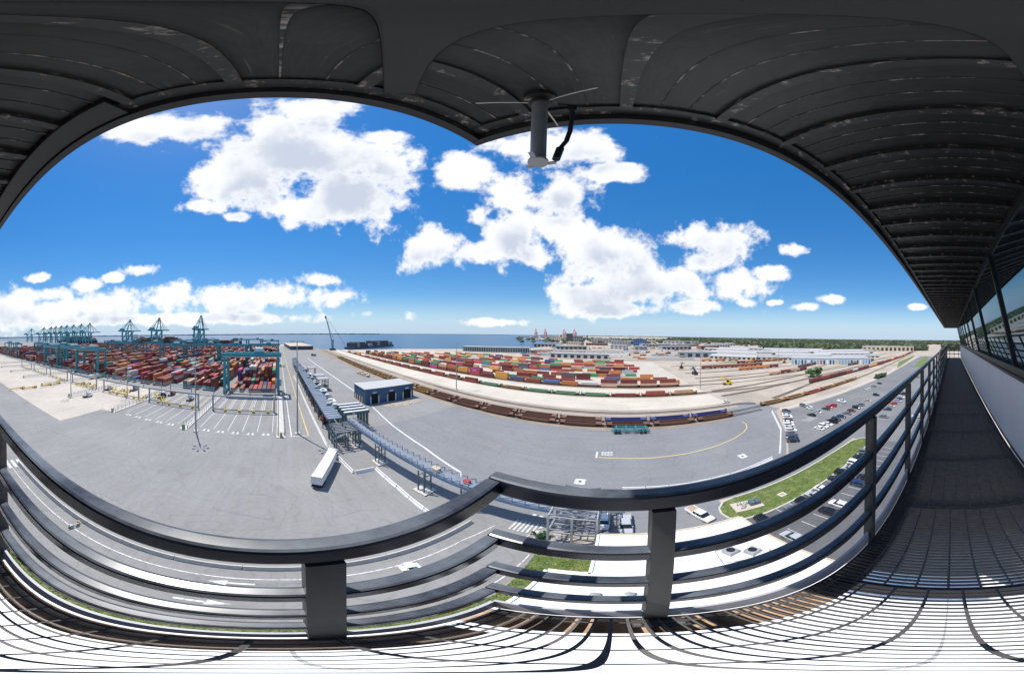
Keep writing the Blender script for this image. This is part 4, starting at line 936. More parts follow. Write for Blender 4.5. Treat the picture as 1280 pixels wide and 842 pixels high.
for yy in (13.5, 17.7): MB().box(-218, -58, yy - .09, yy + .09, 6.5, 7.15).build('edge_beam', M_bluest, can)
for i, (x, yb) in enumerate(((-72, 22.2), (-79, 22.2), (-86, 22.2), (-93, 22.4), (-104, 22.6), (-112, 22.6), (-124, 22.4), (-134, 22.0), (-150, 22), (-168, 21.8), (-184, 21.5))):
    b = thing('gate_booth', f"gate booth with pale roof box, {ORD[i]} from the footbridge along the canopy", 'booth', (x, yb - 1.0, 0), 0, 'booths beside the gate canopy')
    mm = M_tealb if i % 3 == 1 else M_cang
    MB().box(-1.6, 1.6, -1.6, 1.6, .05, 3.2).build('cabin', mm, b); MB().box(-1.0, 1.0, 1.601, 1.65, 1.3, 2.6).build('window', M_glass, b); MB().box(-2.2, 2.2, -2.1, 2.1, 3.201, 3.45).build('roof', M_cab if i % 2 == 0 else M_cang, b)
    MB().box(-.8, .8, -.8, .8, 3.452, 4.3).build('roof_unit', M_cab, b)
for i, x in enumerate((-62, -64.6, -67.2, -69.8)):
    p = thing('scan_portal', f"steel scanning portal with white top bars, {ORD[i]} from the footbridge", 'portal', (x, 23.6, 0), 0, 'scanning portals at the gate')
    for yy in (-3.6, 3.6):
        MB().box(-.35, .35, yy - .35, yy + .35, .05, 6.0).build('column', M_cang, p)
    MB().box(-.7, .7, -4.2, 4.2, 6.01, 6.9).build('top_beam', M_cang, p); MB().box(-.5, .5, -4.0, 4.0, 6.902, 7.05).build('top_cover', M_cab, p)
    MB().tube([(.75, -1.5, 6.4), (.75, -.9, 6.4)], .3, 8).build('camera_drum', M_hv, p)
for i, x in enumerate((-118, -128, -158)):
    p = thing('scan_gantry', f"dark open steel gantry with flat top over the exit lane, {ORD[i]} beyond the booths", 'gantry', (x, 24.5, 0), 0, 'dark gantries by the canopy')
    for yy in (-2.6, 2.6):
        for xx in (-3, 3): MB().box(xx - .2, xx + .2, yy - .2, yy + .2, .05, 6.4).build('column', M_cang, p)
    MB().box(-3.6, 3.6, -3.1, 3.1, 6.41, 6.8).build('top_deck', M_hv, p)
    for z in (2.4, 4.4): MB().beam((-3, 2.6, z), (3, 2.6, z), .18).build('tie', M_cang, p)
# steel frames at the near end of the canopy
fr = thing('gate_stairs', 'open dark steel stair frame under the near end of the canopy', 'frame', (-54, 17, 0))
for xx in (-3.5, -1.2, 1.2, 3.5):
    for yy in (-3, 0, 3): MB().box(xx - .14, xx + .14, yy - .14, yy + .14, .05, 6.5 if xx < 2 else 5.4).build('column', M_cang, fr)
for z in (1.8, 3.4, 5.0):
    for yy in (-3, 0, 3): MB().beam((-3.5, yy, z), (3.5, yy, z), .16).build('beam', M_cang, fr)
for i in range(7): MB().beam((-3.2 + i * 1.0, -3.2, 5.5), (-3.2 + i * 1.0, 3.2, 5.5), .22, .3).build('roof_bar', M_hv, fr)
for i in range(12): MB().box(-3.3 + i * .5, -2.9 + i * .5, -1.6, -.4, .3 + i * .38, .36 + i * .38).build('stair_tread', M_metal, fr)
br = thing('footbridge', 'steel blue footbridge with lattice railings running from the gate to the stair tower', 'footbridge')
BP = [Vector((-57.5, 20.0, 6.2)), Vector((-44, 21.6, 6.2)), Vector((-30.6, 23.0, 6.2)), Vector((-17, 24.0, 6.2)), Vector((-6.6, 24.2, 6.2))]
for p, q in zip(BP, BP[1:]):
    d = (q - p).normalized(); s = Vector((-d.y, d.x, 0)) * .95; Lg = (q - p).length
    MB().beam(p, q - d * .02, 1.9, .14).build('deck', M_can, br)
    for e in (-1, 1):
        MB().beam(p + s * e + Vector((0, 0, -.32)), q + s * e + Vector((0, 0, -.32)), .2, .62).build('girder', M_bluest, br)
        for z in (.55, 1.1): MB().beam(p + s * e + Vector((0, 0, z)), q + s * e + Vector((0, 0, z)), .07).build('handrail', M_galv, br)
        nb = int(Lg / 1.5); bm_ = MB()
        for i in range(nb):
            a = p + d * (i * Lg / nb) + s * e; b = p + d * ((i + 1) * Lg / nb) + s * e
            MB().beam(a + Vector((0, 0, .08)), a + Vector((0, 0, 1.1)), .09).build('baluster', M_bluest, br)
            MB().beam(a + Vector((0, 0, .08)), b + Vector((0, 0, 1.08)), .075).build('lattice_bar', M_bluest, br)
for i, (x, y) in enumerate(((-52, 19.9), (-41.5, 21.4), (-27.6, 22.6), (-19, 23.6))):
    t = thing('bridge_pier', f"lattice steel pier carrying the footbridge, {ORD[i]} from the gate canopy", 'pier', (x, y, 0), .1, 'piers of the footbridge')
    MB().box(-1.5, 1.5, -1.4, 1.4, .03, .35).build('footing', M_kerb, t)
    for sx in (-.7, .7):
        for sy in (-.8, .8): MB().box(sx - .1, sx + .1, sy - .1, sy + .1, .351, 5.6).build('leg', M_cang, t)
        for z in (1.6, 3.0, 4.4): MB().beam((sx, -.8, z), (sx, .8, z), .1).build('tie', M_cang, t)
    for z in (.4, 1.8, 3.2, 4.6):
        for sy in (-.8, .8): MB().beam((-.7, sy, z), (.7, sy, z + 1.0), .08).build('brace', M_cang, t)
eq = thing('bridge_equipment', 'tan equipment cabinet on a stand on the footbridge', 'cabinet', (-25.5, 23.3, 6.28))
MB().box(-.7, .7, -.5, .5, .05, .9).build('cabinet', M_tanwall, eq, bevel=.03); MB().tube([(0, 0, .9), (0, 0, 1.6)], .06, 6).build('mast', M_metal, eq)
rc_ = tag(MB().box(-.5, .5, -.35, .35, 0, .7).build('tool_chest', M_C['bright red'], None, (-19.5, 23.9, 6.28), bevel=.03), 'small red chest on the footbridge deck', 'chest')
# stair tower with braced top
st = thing('stair_tower', 'grey steel stair tower with cross braced top at the end of the footbridge', 'stair tower', (-3.9, 24.4, 0))
for xx in (-2.5, 0, 2.5):
    for yy in (-3.6, 0, 3.6): MB().box(xx - .12, xx + .12, yy - .12, yy + .12, .05, 7.6).build('column', M_galv, st)
for z in (3.8, 7.6):
    for yy in (-3.6, -1.8, 0, 1.8, 3.6): MB().beam((-2.6, yy, z), (2.6, yy, z), .16).build('beam', M_galv, st)
    for xx in (-2.5, 2.5): MB().beam((xx, -3.7, z + .17), (xx, 3.7, z + .17), .16).build('beam', M_galv, st)
M_stst = mat('blue_grey_stair_steel', (0.17, 0.19, 0.23), 0.5, 0.2, 0.15, 1)
for ya in (-3.6, -2.4, -1.2, 0, 1.2, 2.4):
    for zz in (7.85, 4.05):
        MB().beam((-2.4, ya, zz), (2.4, ya + 1.2, zz), .13).build('brace', M_stst, st); MB().beam((-2.4, ya + 1.2, zz + .14), (2.4, ya, zz + .14), .13).build('brace', M_stst, st)
for xx in (-1.6, -.8, .8, 1.6): MB().beam((xx, -3.6, 7.45), (xx, 3.6, 7.45), .1).build('purlin', M_stst, st)
for i in range(14): MB().box(-2.2, -1.0, -3.3 + i * .45, -2.95 + i * .45, .4 + i * .26, .46 + i * .26).build('stair_tread', M_metal, st)
for i in range(14): MB().box(1.0, 2.2, 2.95 - i * .45, 3.3 - i * .45, 4.0 + i * .26, 4.06 + i * .26).build('stair_tread', M_metal, st)
# barriers round the yard
M_jersey = mat('white_barrier', (0.74, 0.73, 0.71), 0.7, 0, 0.1, 1, wear=(.42, .40, .37), wscale=3, wth=(.58, .72))
jp = lambda L_: MB().loft([[(X, -.30, 0.03), (X, -.26, .2), (X, -.11, .42), (X, -.08, .85), (X, .08, .85), (X, .11, .42), (X, .26, .2), (X, .30, 0.03)] for X in (-L_ / 2, L_ / 2)])
jm = jp(3.9).mesh('barrier', M_jersey); jg = jp(5.9).mesh('barrier', M_kerb)
def barrier_line(pts, step, me, where, group):
    s = step / 2; i = 0
    while True:
        a = along(pts, s)
        if a is None: break
        tag(obj('barrier', me, None, (a[0], a[1], 0), a[2]), f"{'white' if me is jm else 'grey'} concrete barrier, {ORD[i]} {where}", 'barrier', group); s += step; i += 1
barrier_line([(1.6, 36.6), (12, 36.2), (24, 36.3), (36, 37.6)], 4.1, jm, 'from the tower end of the front yard line', 'white barriers along the front yard')
barrier_line([(37.6, 38.2), (41, 41.5), (49.5, 50.0), (59.9, 65.8)], 4.05, jm, 'along the parked cars by the front yard', 'white barriers beside the parked cars')
barrier_line([(-16.3, 21), (-16.4, -42)], 6.0, jg, 'from the footbridge along the road below', 'grey barriers on the road below')
barrier_line([(-39.4, 14.4), (-54.3, 12.4), (-160, 11.6)], 4.05, jm, 'from the truck along the gate canopy', 'white barriers along the canopy')
barrier_line([(-39.2, 19.2), (-30, 19.3), (-19.5, 18.6)], 4.05, jm, 'from the gate toward the tower', 'white barriers under the footbridge')
barrier_line([(-39.2, 14.6), (-39.2, 19.0)], 4.2, jm, 'closing the gate island end', 'white end barriers')
# swing gate and small hut at the barrier
gh = thing('barrier_gate', 'small rusty gate post assembly at the grey barriers', 'gate', (-15.4, -21.5, 0))
MB().box(-.15, .15, -.15, .15, .05, 1.2).build('post', M_rust, gh); MB().box(-.2, 1.5, .2, .28, .8, .95).build('arm', M_galv, gh); MB().box(.9, 1.3, -.3, .3, .05, .7).build('motor_box', M_hv, gh)

# ------------------------------------------------------------------ blue maintenance building
M_blue = mat('blue_corrugated_cladding', (0.035, 0.10, 0.20), 0.5, 0.1, 0.10, .4, 'pos', wear=(0.05, .12, .2), wscale=.5, wth=(.5, .7))
M_dkin = mat('dark_interior', (0.012, 0.012, 0.013), 0.9, 0, 0.2, 1)
M_sheetroof = mat('white_sheet_roof', (0.47, 0.46, 0.44), 0.5, 0.1, 0.04, .3, 'pos')
bb = thing('blue_workshop', 'blue clad workshop with white roof and three dark door openings', 'building', (-85, 36.3, 0))
Wd, Dp, Hb = 25.6, 13.0, 7.2
doors = [(3.0, 6.4), (11.4, 15.2), (19.8, 24.0)]
ys = [0] + [v for d_ in doors for v in d_] + [Wd]
for i in range(0, len(ys), 2): MB().box(-.25, 0, ys[i], ys[i + 1], .05, Hb).build('wall', M_blue, bb)
for a, b in doors:
    MB().box(-.25, 0, a + .001, b - .001, 4.6, Hb - .002).build('wall', M_blue, bb)
    MB().box(-.5, -.3, a, b, .05, 4.6).build('door_opening', M_dkin, bb)
    for yy in (a - .25, b + .25):
        g = MB().box(.02, .35, yy - .2, yy + .2, .05, 3.6).build('door_guard', M_cab, bb); MB().box(.02, .36, yy - .21, yy + .21, 3.602, 4.2).build('guard_cap', M_C['orange'], g)
    MB().box(.005, .06, (a + b) / 2 - 1.0, (a + b) / 2 + 1.0, 5.1, 5.6).build('door_sign', M_cab, bb)
MB().box(-Dp, -.251, 0, .25, .05, Hb - .001).build('wall', M_blue, bb); MB().box(-Dp, -.251, Wd - .25, Wd, .05, Hb - .001).build('wall', M_blue, bb); MB().box(-Dp - .25, -Dp - .001, 0, Wd, .05, Hb - .001).build('wall', M_blue, bb)
ribm = MB().box(0, .05, -.05, .05, .1, Hb - .02).mesh('cladding_rib', M_blue)
y = .4
while y < Wd:
    if not any(a - .1 < y < b + .1 for a, b in doors): obj('cladding_rib', ribm, bb, (.002, y, 0))
    y += .8
for i in range(15): r_ = obj('cladding_rib', ribm, bb, (-Dp + .4 + i * .85, -.002, 0)); r_.rotation_euler = (0, 0, R(-90))
for i, xx in enumerate((-3.2, -6.0, -8.8, -11.4)): MB().box(xx - .5, xx + .5, -.06, -.055 + .05, .3, 3.0 - i * .2).build('wall_panel', M_tanwall if i % 2 else M_C['golden'], bb)
for i in range(13): MB().box(-Dp - .45, .3, -.3 + i * (Wd + .6) / 13, -.3 + (i + 1) * (Wd + .6) / 13 - .04, Hb + .002 + .05 * (i % 1), Hb + .2).build('roof_sheet', M_sheetroof, bb)
# dusty apron before it
sheet('dusty_apron', [(-84.9, 41), (-79, 44), (-76, 53), (-78, 62), (-84.9, 61)], .046, M_gravel)
for i, (x, y) in enumerate(((-80, 47), (-78.5, 50.5), (-80.5, 56), (-77.5, 55))):
    s_ = thing('pallet_stack', f"low stack of pale pallets before the blue workshop, {ORD[i]} from the gate side", 'pallets', (x, y, .05), i * .7, 'pallets before the workshop')
    for z in range(2): MB().box(-.7, .7, -.55, .55, z * .16 + .02, z * .16 + .14).build('pallet', M_tanwall, s_)

# ------------------------------------------------------------------ vehicles
CARC = {'black': (0.012, 0.012, 0.014), 'white': (0.75, 0.75, 0.75), 'silver': (0.42, 0.43, 0.45), 'dark blue': (0.02, 0.035, 0.10), 'red': (0.45, 0.02, 0.025), 'dark green': (0.015, 0.06, 0.035), 'grey': (0.16, 0.165, 0.175), 'maroon': (0.14, 0.02, 0.025), 'beige': (0.46, 0.40, 0.30), 'light blue': (0.15, 0.28, 0.42)}
M_car = {k: mat(k.replace(' ', '_') + '_car_paint', v, 0.22, 0.0, 0.03, 2, 'obj') for k, v in CARC.items()}
for m_ in M_car.values():
    b_ = m_.node_tree.nodes['Principled BSDF']
    if 'Coat Weight' in b_.inputs: b_.inputs['Coat Weight'].default_value = 0.6; b_.inputs['Coat Roughness'].default_value = 0.05
M_cglass = mat('car_glass', (0.015, 0.018, 0.02), 0.04, 0, 0.02, 2, ior=1.6)
M_tyre = mat('tyre_rubber', (0.018, 0.018, 0.019), 0.8, 0, 0.2, 8)
M_rim = mat('wheel_rim', (0.40, 0.40, 0.41), 0.35, 0.7, 0.1, 8)
M_lampw = mat('headlamp_lens', (0.60, 0.60, 0.58), 0.15, 0, 0.02, 8)
M_lampr = mat('tail_lamp_lens', (0.35, 0.01, 0.012), 0.2, 0, 0.02, 8)
def ring(X, hw, z0, z1, tuck=.12, r=.14):
    return [(X, -hw + tuck * .4, z0), (X, -hw, z0 + .22), (X, -hw, z1 - r), (X, -hw + r, z1), (X, hw - r, z1), (X, hw, z1 - r), (X, hw, z0 + .22), (X, hw - tuck * .4, z0)]
SHAPE = {  # body stations (x, half width, underside, deck height), cabin stations (x, half width at sill, z sill, half width top, z top)
 'sedan': dict(body=[(-2.35, .72, .42, .82), (-2.25, .86, .28, .96), (-1.5, .91, .22, 1.0), (0, .92, .2, .98), (1.1, .91, .22, .95), (1.9, .88, .24, .82), (2.28, .78, .32, .70), (2.36, .62, .4, .58)], cab=[(-1.75, .78, .99, .70, 1.03), (-1.05, .84, .985, .66, 1.40), (.1, .86, .975, .66, 1.43), (.55, .85, .965, .64, 1.36), (1.25, .80, .94, .72, .97)], wb=1.38, wr=.33),
 'suv': dict(body=[(-2.3, .78, .45, 1.0), (-2.22, .90, .32, 1.08), (-1.4, .95, .26, 1.1), (0, .96, .25, 1.08), (1.1, .95, .26, 1.06), (1.85, .92, .28, .98), (2.25, .84, .36, .85), (2.33, .7, .46, .7)], cab=[(-2.2, .82, 1.07, .74, 1.12), (-1.95, .86, 1.085, .70, 1.66), (.1, .89, 1.075, .70, 1.72), (.5, .88, 1.07, .68, 1.66), (1.15, .82, 1.05, .74, 1.08)], wb=1.38, wr=.38),
 'pickup': dict(body=[(-2.85, .86, .52, .98), (-2.8, .97, .42, 1.02), (-.9, .98, .36, 1.02), (0, .98, .36, 1.08), (1.3, .98, .36, 1.08), (2.3, .96, .38, 1.02), (2.75, .9, .46, .92), (2.85, .8, .55, .8)], cab=[(-.95, .86, 1.05, .78, 1.10), (-.8, .90, 1.075, .74, 1.76), (.75, .90, 1.075, .74, 1.80), (1.0, .89, 1.075, .72, 1.72), (1.65, .84, 1.06, .76, 1.09)], wb=1.85, wr=.41)}
def make_vehicle(kind, colour):
    S = SHAPE[kind]; t = bpy.data.objects.new({'sedan': 'parked_car', 'suv': 'parked_suv', 'pickup': 'pickup_truck'}[kind], None); COL.objects.link(t); m = M_car[colour]
    bm = MB().loft([ring(*s) for s in S['body']])
    if kind == 'pickup':
        bm.box(-2.78, -.92, -.97, -.83, 1.021, 1.32).box(-2.78, -.92, .83, .97, 1.021, 1.32).box(-2.82, -2.72, -.825, .825, 1.021, 1.32)
    bm.build('body', m, t, smooth=False, bevel=.03)
    c = S['cab']; sec = [[(X, -a, z), (X, -b, z1), (X, b, z1), (X, a, z)] for X, a, z, b, z1 in c]
    MB().loft(sec).build('windows', M_cglass, t)
    rf = [s for s in c[1:-1]]
    MB().loft([[(X, -b - .02, z1 - .03), (X, -b + .05, z1 + .035), (X, b - .05, z1 + .035), (X, b + .02, z1 - .03)] for X, a, z, b, z1 in rf]).build('roof', m, t)
    for s in (-1, 1):
        pl = MB()
        pl.beam((rf[0][0] - .02, s * (rf[0][1] - .02), rf[0][2]), (rf[0][0], s * rf[0][3], rf[0][4]), .09); pl.build('pillar', m, t)
        MB().beam((.0, s * (c[2][1] - .015), 1.0), (-.05, s * (c[2][3] + .012), c[2][4] - .02), .07).build('pillar', m, t)
        MB().box(c[-2][0] + .1, c[-2][0] + .3, s * 1.0 - .09, s * 1.0 + .09, c[-1][2] - .02, c[-1][2] + .14).build('mirror', m, t)
        for x in (-S['wb'], S['wb']):
            w_ = MB().tube([(x, s * .74, S['wr']), (x, s * .955, S['wr'])], S['wr'], 14).build('wheel', M_tyre, t); MB().tube([(x, s * .956, S['wr']), (x, s * .966, S['wr'])], S['wr'] * .62, 12).build('rim', M_rim, w_)
        xf = S['body'][-2][0] - .02; xb = S['body'][0][0] - .01; zf = S['body'][-2][3] - .14; zb = S['body'][0][3] - .12
        MB().box(xf - .06, xf + .07, s * .58 - .14, s * .58 + .14, zf - .08, zf + .06).build('headlamp', M_lampw, t); MB().box(xb - .03, xb + .08, s * .62 - .12, s * .62 + .12, zb - .1, zb + .05).build('tail_lamp', M_lampr, t)
    return t
VP = {}
VN = {'sedan': 'car', 'suv': 'SUV', 'pickup': 'pickup truck'}
def vehicle(kind, colour, x, y, rz, label, group='vehicles in the car park', z=.036):
    key = (kind, colour)
    if key not in VP:
        o = VP[key] = make_vehicle(kind, colour); o.scale = (MS,) * 3; o.location = (x, y, z); o.rotation_euler = (0, 0, rz); return tag(o, label, 'pickup' if kind == 'pickup' else 'car', group)
    o = clone(VP[key], (x, y, z), rz, label); o['group'] = group; return o
U, Dn = R(90), R(-90)
# row by the white barriers
d0 = Vector((64.2, 62.2)); d1 = Vector((45.6, 41.0)); rz_ = math.atan2((d1 - d0).y, (d1 - d0).x) + R(90)
for i, (kd, cl) in enumerate((('suv', 'dark blue'), ('sedan', 'grey'), ('sedan', 'white'), ('suv', 'white'), ('sedan', 'maroon'), ('sedan', 'white'), ('suv', 'white'), ('sedan', 'silver'), ('suv', 'white'), ('suv', 'grey'), ('sedan', 'dark blue'), ('suv', 'black'))):
    p = d0.lerp(d1, i / 11); vehicle(kd, cl, p.x + random.uniform(-.2, .2), p.y, rz_, f"{cl} {VN[kd]} in the row along the white barriers, {ORD[i]} from the rail cars")
for i, (kd, cl, x, y) in enumerate((('suv', 'grey', 75.5, 62.2), ('sedan', 'black', 67.9, 51.6), ('sedan', 'silver', 72.6, 51.9), ('sedan', 'dark green', 78.1, 51.7), ('sedan', 'red', 81.4, 51.9), ('suv', 'red', 84.1, 51.6), ('pickup', 'white', 92.1, 51.7), ('suv', 'white', 74.3, 57.4))):
    vehicle(kd, cl, x, y, (U if i % 2 else Dn) + random.uniform(-.04, .04), f"{cl} {VN[kd]} in the far car park row, {'apart by the gravel strip' if i in (0, 7) else ORD[i - 1] + ' from the white barriers'}")
for i, (kd, cl, x) in enumerate((('sedan', 'white', 58.2), ('suv', 'white', 60.7), ('sedan', 'white', 63.4), ('pickup', 'black', 66.3), ('suv', 'black', 69.2), ('sedan', 'dark blue', 73.1), ('sedan', 'grey', 77.7), ('sedan', 'maroon', 81.9), ('suv', 'black', 86.6), ('suv', 'grey', 91.2), ('sedan', 'beige', 99.8), ('suv', 'black', 112.1), ('suv', 'white', 122.7), ('sedan', 'grey', 133.0), ('sedan', 'black', 143.8))):
    yy = 41.0 if i < 12 else 50.2
    vehicle(kd, cl, x, yy, (Dn if i % 3 else U) + random.uniform(-.04, .04), f"{cl} {VN[kd]} in the middle car park row, {ORD[i]} counting away from the barriers")
for i, (kd, cl, x, y) in enumerate((('sedan', 'grey', 80.1, 26), ('sedan', 'dark blue', 89.7, 27.4), ('sedan', 'beige', 94.5, 27.4), ('sedan', 'red', 99.7, 27.5), ('suv', 'silver', 103.8, 26.4), ('sedan', 'dark blue', 108.8, 27.2), ('suv', 'white', 111.6, 26.6), ('suv', 'black', 119.4, 27.6), ('sedan', 'white', 128, 27.6), ('sedan', 'grey', 178, 28.9))):
    vehicle(kd, cl, x, y, (U if i % 2 else Dn), f"{cl} {VN[kd]} seen between the railing posts, {ORD[i]} from the lawn end")
for i, (kd, cl, x, y) in enumerate((('suv', 'black', 18.0, 21.6), ('sedan', 'grey', 23.1, 21.3), ('suv', 'black', 25.7, 21.3), ('suv', 'silver', 28.4, 21.6), ('sedan', 'white', 31.0, 21.6), ('sedan', 'black', 35.6, 21.8), ('suv', 'black', 38.2, 21.9), ('sedan', 'silver', 40.9, 21.6), ('suv', 'white', 43.7, 21.8), ('suv', 'black', 47.0, 22.0), ('suv', 'grey', 50, 22.0))):
    vehicle(kd, cl, x, y - 1.1, U if i % 2 else Dn, f"{cl} {VN[kd]} parked against the lawn, {ORD[i]} from the white roof", 'vehicles along the service road', .04)
for i, (kd, cl, x, y) in enumerate((('sedan', 'silver', 17.8, 16.6), ('sedan', 'black', 25.7, 16.9), ('sedan', 'white', 28.4, 17.0), ('suv', 'dark blue', 36, 17.2), ('suv', 'black', 38.8, 17.2), ('sedan', 'light blue', 79.5, 16.8), ('suv', 'white', 83.5, 14.9))):
    vehicle(kd, cl, x, y - 1.2, Dn if i % 2 else U, f"{cl} {VN[kd]} across the service road from the lawn, {ORD[i]} from the white roof", 'vehicles along the service road', .04)
p_ = vehicle('pickup', 'white', 11.6, 26.6, R(-70), 'white pickup truck with rust brown load beside the lawn tip', 'vehicles by the tower', .03)
ld = MB().box(-2.70, -.98, -.80, .80, 1.1, 1.28); ld.build('bed_load', M_rust, p_)
vehicle('pickup', 'silver', 1.75, 26.1, R(-90), 'silver pickup truck with open bed beyond the white roof edge', 'vehicles by the tower', .03)
vehicle('suv', 'white', -1.0, 26.6, R(-90), 'white SUV parked between the stair tower and the silver pickup', 'vehicles by the tower', .03)
vehicle('sedan', 'white', 51.1, 88.6, R(10), 'white car driving over the crossing by the loading pads', 'vehicles in the yards', .05)
ct = thing('utility_cart', 'small white utility cart on the road below the tower', 'cart', (-13.4, 9.6, .03), R(80))
MB().box(-.85, .85, -.5, .5, .3, .62).build('body', M_car['white'], ct, bevel=.05); MB().box(-.45, .3, -.5, .5, 1.35, 1.42).build('canopy', M_car['white'], ct); MB().box(-.3, .1, -.42, .42, .621, .85).build('seat', M_black, ct)
for sx in (-.42, .27):
    for sy in (-.46, .46): MB().beam((sx, sy, .62), (sx, sy, 1.35), .04).build('canopy_post', M_galv, ct)
for sx in (-.6, .6):
    for sy in (-.45, .45): MB().tube([(sx, sy - .08, .22), (sx, sy + .08, .22)], .21, 10).build('wheel', M_tyre, ct)
# yard vans, trucks on the pale concrete and in the gate
def tractor(x, y, rz, colour, label, box=None, name='semi_truck'):
    t = thing(name, label, 'truck', (x, y, .03), rz, 'trucks in the terminal'); t.scale = (MS,) * 3; m = M_car.get(colour) or M_C[colour]
    MB().loft([[(X, -1.2, .8), (X, -1.2, z1 - .15), (X, -1.0, z1), (X, 1.0, z1), (X, 1.2, z1 - .15), (X, 1.2, .8)] for X, z1 in ((-.4, 3.3), (1.1, 3.1), (1.35, 2.2), (2.9, 1.95), (3.05, 1.6))]).build('cab', m, t)
    MB().box(1.16, 1.36, -1.0, 1.0, 2.05, 2.85).build('windscreen', M_cglass, t)
    for s in (-1, 1): MB().box(.2, .95, s * 1.2 - .02, s * 1.2 + .02, 1.95, 2.75).build('side_window', M_cglass, t); MB().tube([(-.6, s * .9, 1.2), (-.6, s * .9, 3.6)], .08, 8).build('exhaust', M_rim, t)
    MB().box(-3.4, 2.9, -.45, .45, .7, 1.0).build('frame', M_whl, t)
    for x_ in (2.1, -1.9, -3.0):
        for s in (-1, 1): MB().tube([(x_, s * .75, .5), (x_, s * 1.2, .5)], .5, 12).build('wheel', M_tyre, t)
    return t
def trailer(x, y, rz, colour, label, detail=False, group='trailers in the terminal'):
    t = thing('container_trailer', label, 'trailer', (x, y, .03), rz, group); t.scale = (MS * (1.16 if detail else 1), MS, MS); m = M_C[colour]
    c = obj('container_body', CM[colour], t, (0, 0, 1.25)); c.scale = (KS,) * 3
    MB().box(-6, 5.8, -.5, -.3, .9, 1.24).box(-6, 5.8, .3, .5, .9, 1.24).build('chassis_beam', M_whl, t)
    for x_ in (-5.2, -3.9):
        MB().tube([(x_, -1.0, .52), (x_, 1.0, .52)], .1, 8).build('axle', M_whl, t)
        for s in (-1, 1): MB().tube([(x_, s * .72, .52), (x_, s * 1.2, .52)], .52, 14).build('wheel', M_tyre, t)
    for s in (-1, 1): MB().box(3.4, 3.6, s * .7 - .08, s * .7 + .08, .1, 1.0).build('landing_leg', M_whl, t)
    MB().box(-6.15, -6.02, -1.15, 1.15, .45, .75).build('rear_bumper', M_whl, t)
    for s in (-1, 1): MB().box(-6.19, -6.151, s * .85 - .15, s * .85 + .15, .55, .68).build('tail_lamp', M_lampr, t)
    return t
a0 = Vector((-36.7, 6.2)); a1 = Vector((-46.2, 11.3)); hd = math.atan2((a1 - a0).y, (a1 - a0).x); mid = (a0 + a1) / 2
trailer(mid.x + .6, mid.y + .3, hd, 'white', 'white box trailer standing on the grey yard near the gate', True)
tractor(mid.x + math.cos(hd) * 6.6, mid.y + math.sin(hd) * 6.6, hd, 'white', 'white tractor pulling the white box trailer')
for i, (px, py, c1, c2, lb) in enumerate(((110, 496, 'white', None, 'white tractor on the pale concrete beside the short mast'), (136, 487, 'white', 'light grey', 'white tractor by the yellow chassis row'), (168, 488, 'light blue', None, 'blue tractor at the portal column'), (215, 494, 'red', None, 'red tractor in the second block lanes'), (238, 500, 'white', None, 'white tractor beside the pipe gantry lanes'),
                                           (405, 527, 'red', None, 'red tractor at the near end of the gate canopy'), (203, 497, 'dark blue', None, 'dark blue tractor in the second block lanes'))):
    p = G(px, py); tractor(p.x, p.y, R(180), c1, lb)
for i in range(8):
    x = -80 - i * 14; k = ['dark grey', 'maroon', 'dark blue', 'rust red', 'dark grey', 'green', 'maroon', 'light grey'][i]
    trailer(x, 15.3, 0, k, f"{k} container trailer queued beside the gate canopy, {ORD[i]} in line", group='trailers queued at the gate')
for i, (px, py, k) in enumerate(((236, 480, 'dark grey'), (172, 476, 'dark blue'), (187, 474, 'light grey'), (118, 473, 'white'), (133, 470, 'green'))):
    p = G(px, py); trailer(p.x, p.y, 0, k, f"{k} container trailer waiting before the stacks, {ORD[i]} from the mast", group='trailers before the stacks')
# teal chassis stack at the front yard edge
ch = thing('chassis_stack', 'row of stacked teal trailer chassis at the edge of the front yard', 'trailer chassis', (5.2, 65.6, 0))
for i in range(3):
    for yy in (-.6, .6): MB().box(-6 + i * .5, 6 - i * .4, yy - .12, yy + .12, .9 + i * .55, 1.15 + i * .55).build('chassis_beam', M_teal, ch)
    for xx in (-5, -2, 1, 4): MB().box(xx - .12 + i * .3, xx + .12 + i * .3, -1.2, 1.2, 1.151 + i * .55, 1.30 + i * .55).build('cross_member', M_teal, ch)
for xx in (-4.6, -3.4, 3.2, 4.4):
    for s in (-1, 1): MB().tube([(xx, s * .7, .5), (xx, s * 1.15, .5)], .5, 10).build('wheel', M_tyre, ch)
# reach stackers
def stacker(x, y, rz, mm, label):
    t = thing('reach_stacker', label, 'reach stacker', (x, y, .05), rz, 'reach stackers'); t.scale = (MS,) * 3
    MB().box(-3.4, 3.2, -1.5, 1.5, .9, 2.1).build('chassis', mm, t); MB().box(-3.4, -1.6, -1.5, 1.5, 2.101, 2.9).build('counterweight', mm, t)
    MB().box(-1.2, .6, -.8, .8, 2.101, 3.9).build('cab', M_cglass, t)
    MB().beam((-2.8, 0, 3.2), (4.6, 0, 7.4), .8, .9).build('boom', mm, t); MB().box(4.0, 5.2, -3.0, 3.0, 5.6, 6.1).build('spreader', mm, t); MB().beam((4.6, 0, 7.4), (4.6, 0, 6.1), .5).build('boom_head', mm, t)
    for xx, r_ in ((2.2, .85), (-2.3, .75)):
        for s in (-1, 1): MB().tube([(xx, s * 1.0, r_), (xx, s * 1.9, r_)], r_, 14).build('wheel', M_tyre, t)
stacker(66, 168, R(100), M_whl, 'dark reach stacker beyond the loading pads'); stacker(68.5, 176, R(80), M_tealb, 'teal reach stacker beyond the loading pads')
stacker(72, 124, R(160), M_bol, 'yellow reach stacker on the gravel near the tracks'); stacker(66, 205, R(60), M_whl, 'dark reach stacker by the small grey building')
